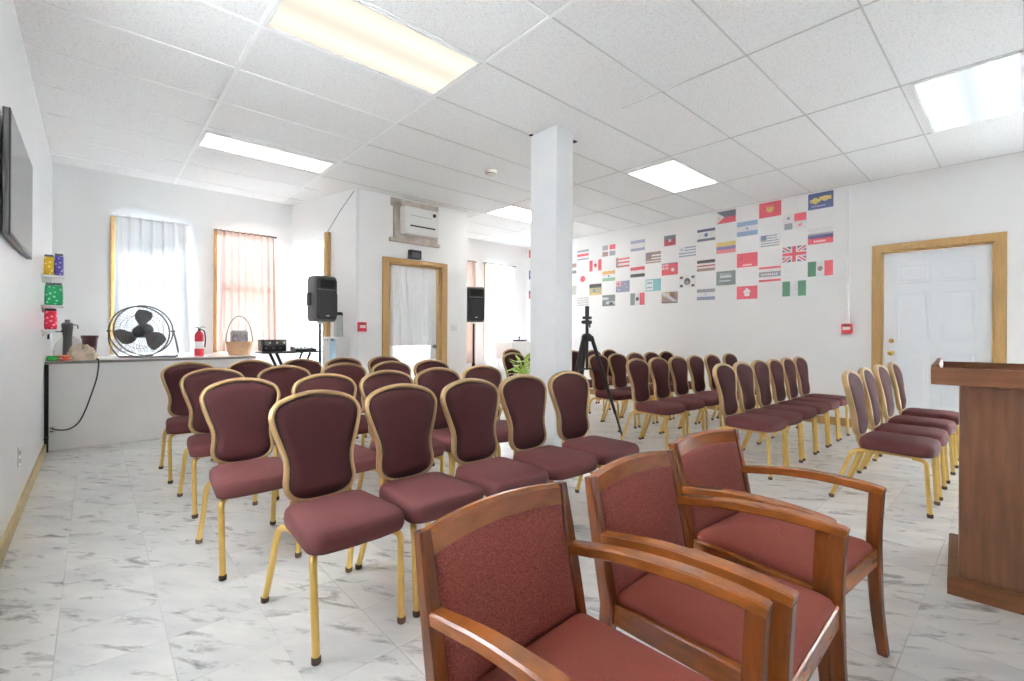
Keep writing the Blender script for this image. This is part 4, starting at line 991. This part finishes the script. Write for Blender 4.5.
flags = [
 # (px centre x, px y0, px y1, spec(bg, shapes), label)
 ('a', 191, 210, BLU, rc(YEL, .08, .5, .42, .62) + rc(YEL, .45, .92, .5, .74) + disc(YEL, .3, .52, .2) + disc(YEL, .68, .6, .18) + text_line(PLE, .14, 8, .15, .7, .08), 'blue flag with gold shapes, topmost of the right-hand flag column'),
 ('a', 227, 244, WHT, rc(GRY, 0, 1, .34, .66) + rc(NAVY, 0, 1, .34, .56) + rc(RED, 0, 1, 0, .34) + text_line(WHT, .1, 6, .25, .75, .12), 'white, slate and red striped flag, middle of the right-hand flag column'),
 ('a', 261, 276, WHT, vsx(GRN, WHT, RED) + disc(BRN, .5, .5, .16), 'green, white and red upright-band flag, lowest of right-hand column'),
 ('b', 213, 230, WHT, rc(RED, .5, 1, .5, 1) + rc(GRY, .08, .42, .02, .42) + star(BLU, .25, .75, .14) + star(RED, .75, .24, .16), 'quartered white and red flag with small stars, above the union-cross flag'),
 ('b', 246, 262, NAVY, uj(), 'dark flag with red and white crossed bars and diagonals'),
 ('b', 281, 296, WHT, vsx(GRN, WHT, GRN), 'green flag with white middle band, lowest row near the conduit'),
 ('c', 202, 217, RED, disc(YEL, .5, .55, .24) + disc(RED, .5, .66, .14) + star(YEL, .5, .6, .14), 'red flag with gold emblem near the ceiling'),
 ('c', 234, 247, WHT, [q for k in range(5) for q in rc(GRY, .08, .92 - .1 * (k > 2), .06 + .19 * k, .15 + .19 * k)] + rc((96, 104, 140), .08, .34, .55, .93), 'white flag with grey-blue stripes below the gold-emblem red flag'),
 ('c', 266, 282, WHT, rc(RED, 0, 1, .86, 1) + rc(GRY, 0, 1, .32, .66) + rc(RED, 0, 1, 0, .14) + text_line(WHT, .42, 8, .12, .88, .13), 'red, white and grey five-band flag with a line of script'),
 ('d', 221, 236, WHT, rc(LBL, 0, 1, .68, 1) + rc(LBL, 0, 1, 0, .32) + disc(LBL, .5, .5, .1), 'pale blue and white triband flag beside the gold-emblem red flag'),
 ('d', 253, 267, RED, star(DRED, .22, .66, .2) + star(DRED, .42, .8, .07) + star(DRED, .5, .62, .07) + star(DRED, .42, .42, .07) + text_line(WHT, .1, 6, .3, .75, .1), 'plain red flag with dim stars above the flower flag'),
 ('d', 286, 299, RED, [q for k in range(5) for q in disc(WHT, .5 + .13 * math.cos(PI / 2 + 2 * PI * k / 5) * .68, .5 + .2 * math.sin(PI / 2 + 2 * PI * k / 5), .13)], 'red flag with a white five-petal flower in the lowest row'),
 ('e', 211, 223, WHT, tri((84, 88, 98), (0, 1), (1, 1), (1, .5), (.42, .5)) + tri(RED, (0, 0), (.42, .5), (1, .5), (1, 0)) + star(YEL, .14, .5, .1), 'dark and red flag with a white triangle, near the ceiling'),
 ('e', 242, 253, YEL, hs(YEL, BLU, RED)[1:] + rc(YEL, 0, 1, .6, 1) + rc((124, 112, 168), 0, 1, .33, .62) + rc((226, 120, 124), 0, 1, 0, .33), 'yellow, violet and red striped flag under the dark triangle flag'),
 ('e', 271, 285, DGR, rc(PLE, .2, .8, .52, .7) + rc(PLE, .15, .75, .26, .34) + text_line(PLE, .76, 6, .2, .8, .08), 'grey-green flag with rows of pale script'),
 ('f', 228, 242, WHT, rc(NAVY, 0, 1, .76, .94) + rc((96, 98, 112), 0, 1, .06, .24) + star(BLU, .5, .5, .2, 3, .5) + star(BLU, .5, .5, -.2, 3, .5), 'white flag with two dark bars and a star between'),
 ('f', 260, 271, WHT, rc(BLK, 0, 1, .72, 1) + rc(BRN, 0, 1, .0, .26) + rc(DRED, 0, 1, .42, .54), 'black, white and brown striped flag under the star flag'),
 ('f', 289, 300, WHT, rc(GRY, 0, 1, .7, 1) + rc((120, 134, 160), 0, 1, 0, .3) + disc(PLE, .5, .5, .12), 'slate and white triband flag in the lowest row'),
 ('g', 246, 257, WHT, [q for k in range(4) for q in rc((140, 156, 176), .0 if k < 2 else .34, 1, .05 + .25 * k, .17 + .25 * k)] + star((140, 156, 176), .16, .72, .14), 'white flag with thin blue-grey stripes left of the star flag'),
 ('g', 275, 288, WHT, disc(BLK, .5, .5, .27) + disc(GRY, .5, .42, .14) + [q for x, y in ((.16, .82), (.84, .82), (.16, .18), (.84, .18)) for q in rc(BLK, x - .09, x + .09, y - .09, y + .09)], 'white flag with a dark round centre and four corner marks'),
 ('h', 236, 245, DRED, rc((84, 88, 98), 0, 1, .62, 1) + rc(WHT, .38, .62, .36, .62), 'small dark and red flag near the ceiling'),
 ('h', 263, 275, RED, uj(.42, .45) + disc(WHT, .7, .42, .16) + rc((96, 80, 104), 0, 1, .93, 1), 'red flag with union corner and white roundel'),
 ('h', 292, 303, BRN, rc(YEL, .1, .5, .6, .95) + diag(PLE, .16, False) + rc(BLK, 0, 1, 0, .1), 'brown and yellow patterned flag in the lowest row'),
 ('i', 252, 263, BRN, rc(WHT, .4, 1, .62, .74) + rc(WHT, .4, 1, .36, .46) + rc(WHT, 0, 1, .12, .2) + rc((120, 104, 108), 0, .38, .44, 1), 'muted brown and white striped flag'),
 ('i', 279, 291, TEAL, rc(WHT, .04, .5, .08, .92) + rc(TEAL, .1, .44, .62, .76) + rc(TEAL, .1, .44, .24, .36), 'teal and white flag, the only teal one'),
 ('j', 240, 251, WHT, rc((150, 158, 184), 0, 1, .7, .98) + rc((150, 158, 184), 0, 1, .02, .26), 'white flag with two lavender-blue bars'),
 ('j', 267, 277, WHT, rc(RED, 0, 1, .68, 1) + rc(BLK, 0, 1, 0, .32), 'red, white and black triband flag'),
 ('j', 293, 305, WHT, vsx(DGR, WHT, RED) + disc(BLK, .5, .5, .17), 'dull green, white and red flag with dark centre in the lowest row'),
 ('k', 257, 267, WHT, [q for k in range(3) for q in rc(RED, .1, 1, .02 + .36 * k, .16 + .36 * k)] + rc(BRN, 0, .14, 0, 1), 'white flag with thin red stripes and dark hoist'),
 ('k', 281, 292, (128, 130, 156), uj(.4, .5) + star(PLE, .22, .22, .14) + star(PLE, .7, .7, .09) + star(PLE, .8, .4, .08), 'grey-blue flag with union corner and pale stars'),
 ('l', 245, 256, WHT, rc(GRY, 0, .44, .56, 1) + rc(RED, .56, 1, .56, 1) + rc(BRN, 0, .44, 0, .42) + rc(GRY, .56, 1, 0, .42), 'quartered grey and red flag with white cross'),
 ('l', 271, 281, WHT, rc(ORG, 0, 1, .68, 1) + rc((132, 176, 140), 0, 1, 0, .32) + disc(BLU, .5, .5, .1), 'orange, white and green triband flag'),
 ('l', 295, 306, DGR, rc(PLE, 0, .5, .55, .8) + rc(PLE, .3, 1, .18, .4) + rc(BLK, .55, .85, .08, .34), 'grey-green mottled flag in the lowest row'),
 ('m', 260, 271, WHT, rc(RED, 0, .26, 0, 1) + rc(RED, .74, 1, 0, 1) + star(RED, .5, .52, .26, 6, .5), 'white flag with red side bands and red leaf'),
 ('m', 284, 295, (170, 160, 116), rc(BLK, 0, 1, .66, 1) + rc(YEL, .1, .9, .0, .16) + disc(DGR, .4, .4, .16), 'dark-topped yellow-green flag left of the grey-blue one'),
 ('n', 250, 260, WHT, rc(GRY, 0, 1, .78, 1) + rc(RED, 0, 1, .36, .62) + rc(GRY, 0, 1, 0, .16), 'white flag with red and grey bars near the column'),
 ('n', 274, 284, (240, 238, 236), disc(RED, .5, .5, .32), 'white flag with a red disc beside the column'),
 ('n', 297, 306, WHT, [q for k in range(4) for q in rc((186, 182, 178), 0, 1, .02 + .26 * k, .17 + .26 * k)], 'white flag with pale grey stripes above the tripod'),
 ('o', 264, 274, WHT, rc(BRN, .1, 1, .6, 1) + rc(DGR, .3, 1, 0, .3), 'grey and white flag half hidden by the column, upper one'),
 ('o', 286, 295, (164, 172, 156), rc(PLE, .3, .6, .1, .9), 'pale green-grey flag half hidden by the column, lower one'),
 ('z', 250, 257, RED, rc(WHT, .3, .6, .3, .7), 'red flag at the far corner left of the column, topmost'),
 ('z', 270, 279, NAVY, rc(WHT, .2, .8, .42, .55), 'navy flag at the far corner left of the column'),
 ('z', 291, 298, DRED, rc(BLK, 0, 1, .6, 1), 'dark red and black flag at the far corner left of the column, lowest'),
]
fx, yaw, hy, roll, ch = 462.5, math.radians(42.11), 333.5, math.radians(.278), 1.124
def wall_hit(y, py):      # height on the right wall for a plan position y
    d = RX * math.sin(yaw) + y * math.cos(yaw); r = RX * math.cos(yaw) - y * math.sin(yaw)
    # v_un = (py - hy + X_un*... ) solve py = hy + Xu*sin(roll) + Yu*cos(roll)
    Xu = fx * r / d; Yu = (py - hy - Xu * math.sin(roll)) / math.cos(roll)
    return ch - Yu * d / fx
colY = {k: 1.745 + .2975 * i for i, k in enumerate('abcdefghijklmno')}; colY['z'] = 6.98
for col, p0, p1, bg, shapes, label in flags:
    y = colY[col]; z1, z0 = wall_hit(y, p0), wall_hit(y, p1); w = .278 if label[:5] != 'small' else .2; w = .2 if col == 'z' else w
    hgt = min(.205, max(.165, z1 - z0)); zc_ = (z0 + z1) / 2
    cols = [bg]; b = MB(); f = lambda a, v, d: Vector((RX - d, y + w / 2 - a * w, zc_ - hgt / 2 + v * hgt))
    b.prism([(0, 0), (1, 0), (1, 1), (0, 1)], f, -.001, .004, 0)
    for k, (c, poly) in enumerate(shapes):
        if c not in cols: cols.append(c)
        b.prism([(min(1, max(0, a)), min(1, max(0, v))) for a, v in poly], f, .003, .0044 + .00012 * k, cols.index(c))
    tag(b.build('flag', [fcol(*c) for c in cols], smooth=False), label, 'flag', 'flags on the right wall')

# ------------------------------------------------------------------ light, world, camera
sc = bpy.context.scene
sc.cycles.max_bounces = 20; sc.cycles.diffuse_bounces = 12; sc.cycles.transparent_max_bounces = 16
w = bpy.data.worlds.new('daylight'); sc.world = w; w.use_nodes = True
nt = w.node_tree; nt.nodes.clear(); o = nt.nodes.new('ShaderNodeOutputWorld'); bg = nt.nodes.new('ShaderNodeBackground')
tc = N(nt, 'ShaderNodeTexCoord'); sx = N(nt, 'ShaderNodeSeparateXYZ'); nt.links.new(tc.outputs['Generated'], sx.inputs[0])
rp = N(nt, 'ShaderNodeValToRGB'); rp.color_ramp.elements[0].position = .47; rp.color_ramp.elements[0].color = (1.92, 2.02, 2.14, 1); rp.color_ramp.elements[1].position = .53; rp.color_ramp.elements[1].color = (.7, .76, .85, 1)
mr = N(nt, 'ShaderNodeMapRange'); mr.inputs[1].default_value = -1; mr.inputs[2].default_value = 1; nt.links.new(sx.outputs[2], mr.inputs[0]); nt.links.new(mr.outputs[0], rp.inputs[0]); nt.links.new(rp.outputs[0], bg.inputs[0])
bg.inputs[1].default_value = 30.0
nt.links.new(bg.outputs[0], o.inputs[0])

cam = bpy.data.cameras.new('camera'); co = bpy.data.objects.new('camera', cam); C.objects.link(co)
cam.sensor_width = 36; cam.sensor_fit = 'HORIZONTAL'; cam.lens = 36 * fx / 1024; cam.clip_start = .02
cam.shift_x = 0; cam.shift_y = -(340.5 - hy) / 1024
fwd = Vector((math.sin(yaw), math.cos(yaw), 0)); rgt = Vector((math.cos(yaw), -math.sin(yaw), 0)); up = Vector((0, 0, 1))
r2 = rgt * math.cos(roll) + up * math.sin(roll); u2 = up * math.cos(roll) - rgt * math.sin(roll)
m = Matrix((r2, u2, -fwd)).transposed().to_4x4(); m.translation = Vector((0, 0, ch)); co.matrix_world = m
sc.camera = co
sc.view_settings.view_transform = 'Standard'; sc.view_settings.look = 'None'; sc.view_settings.exposure = .97; sc.view_settings.gamma = 1
sc.view_settings.use_curve_mapping = False
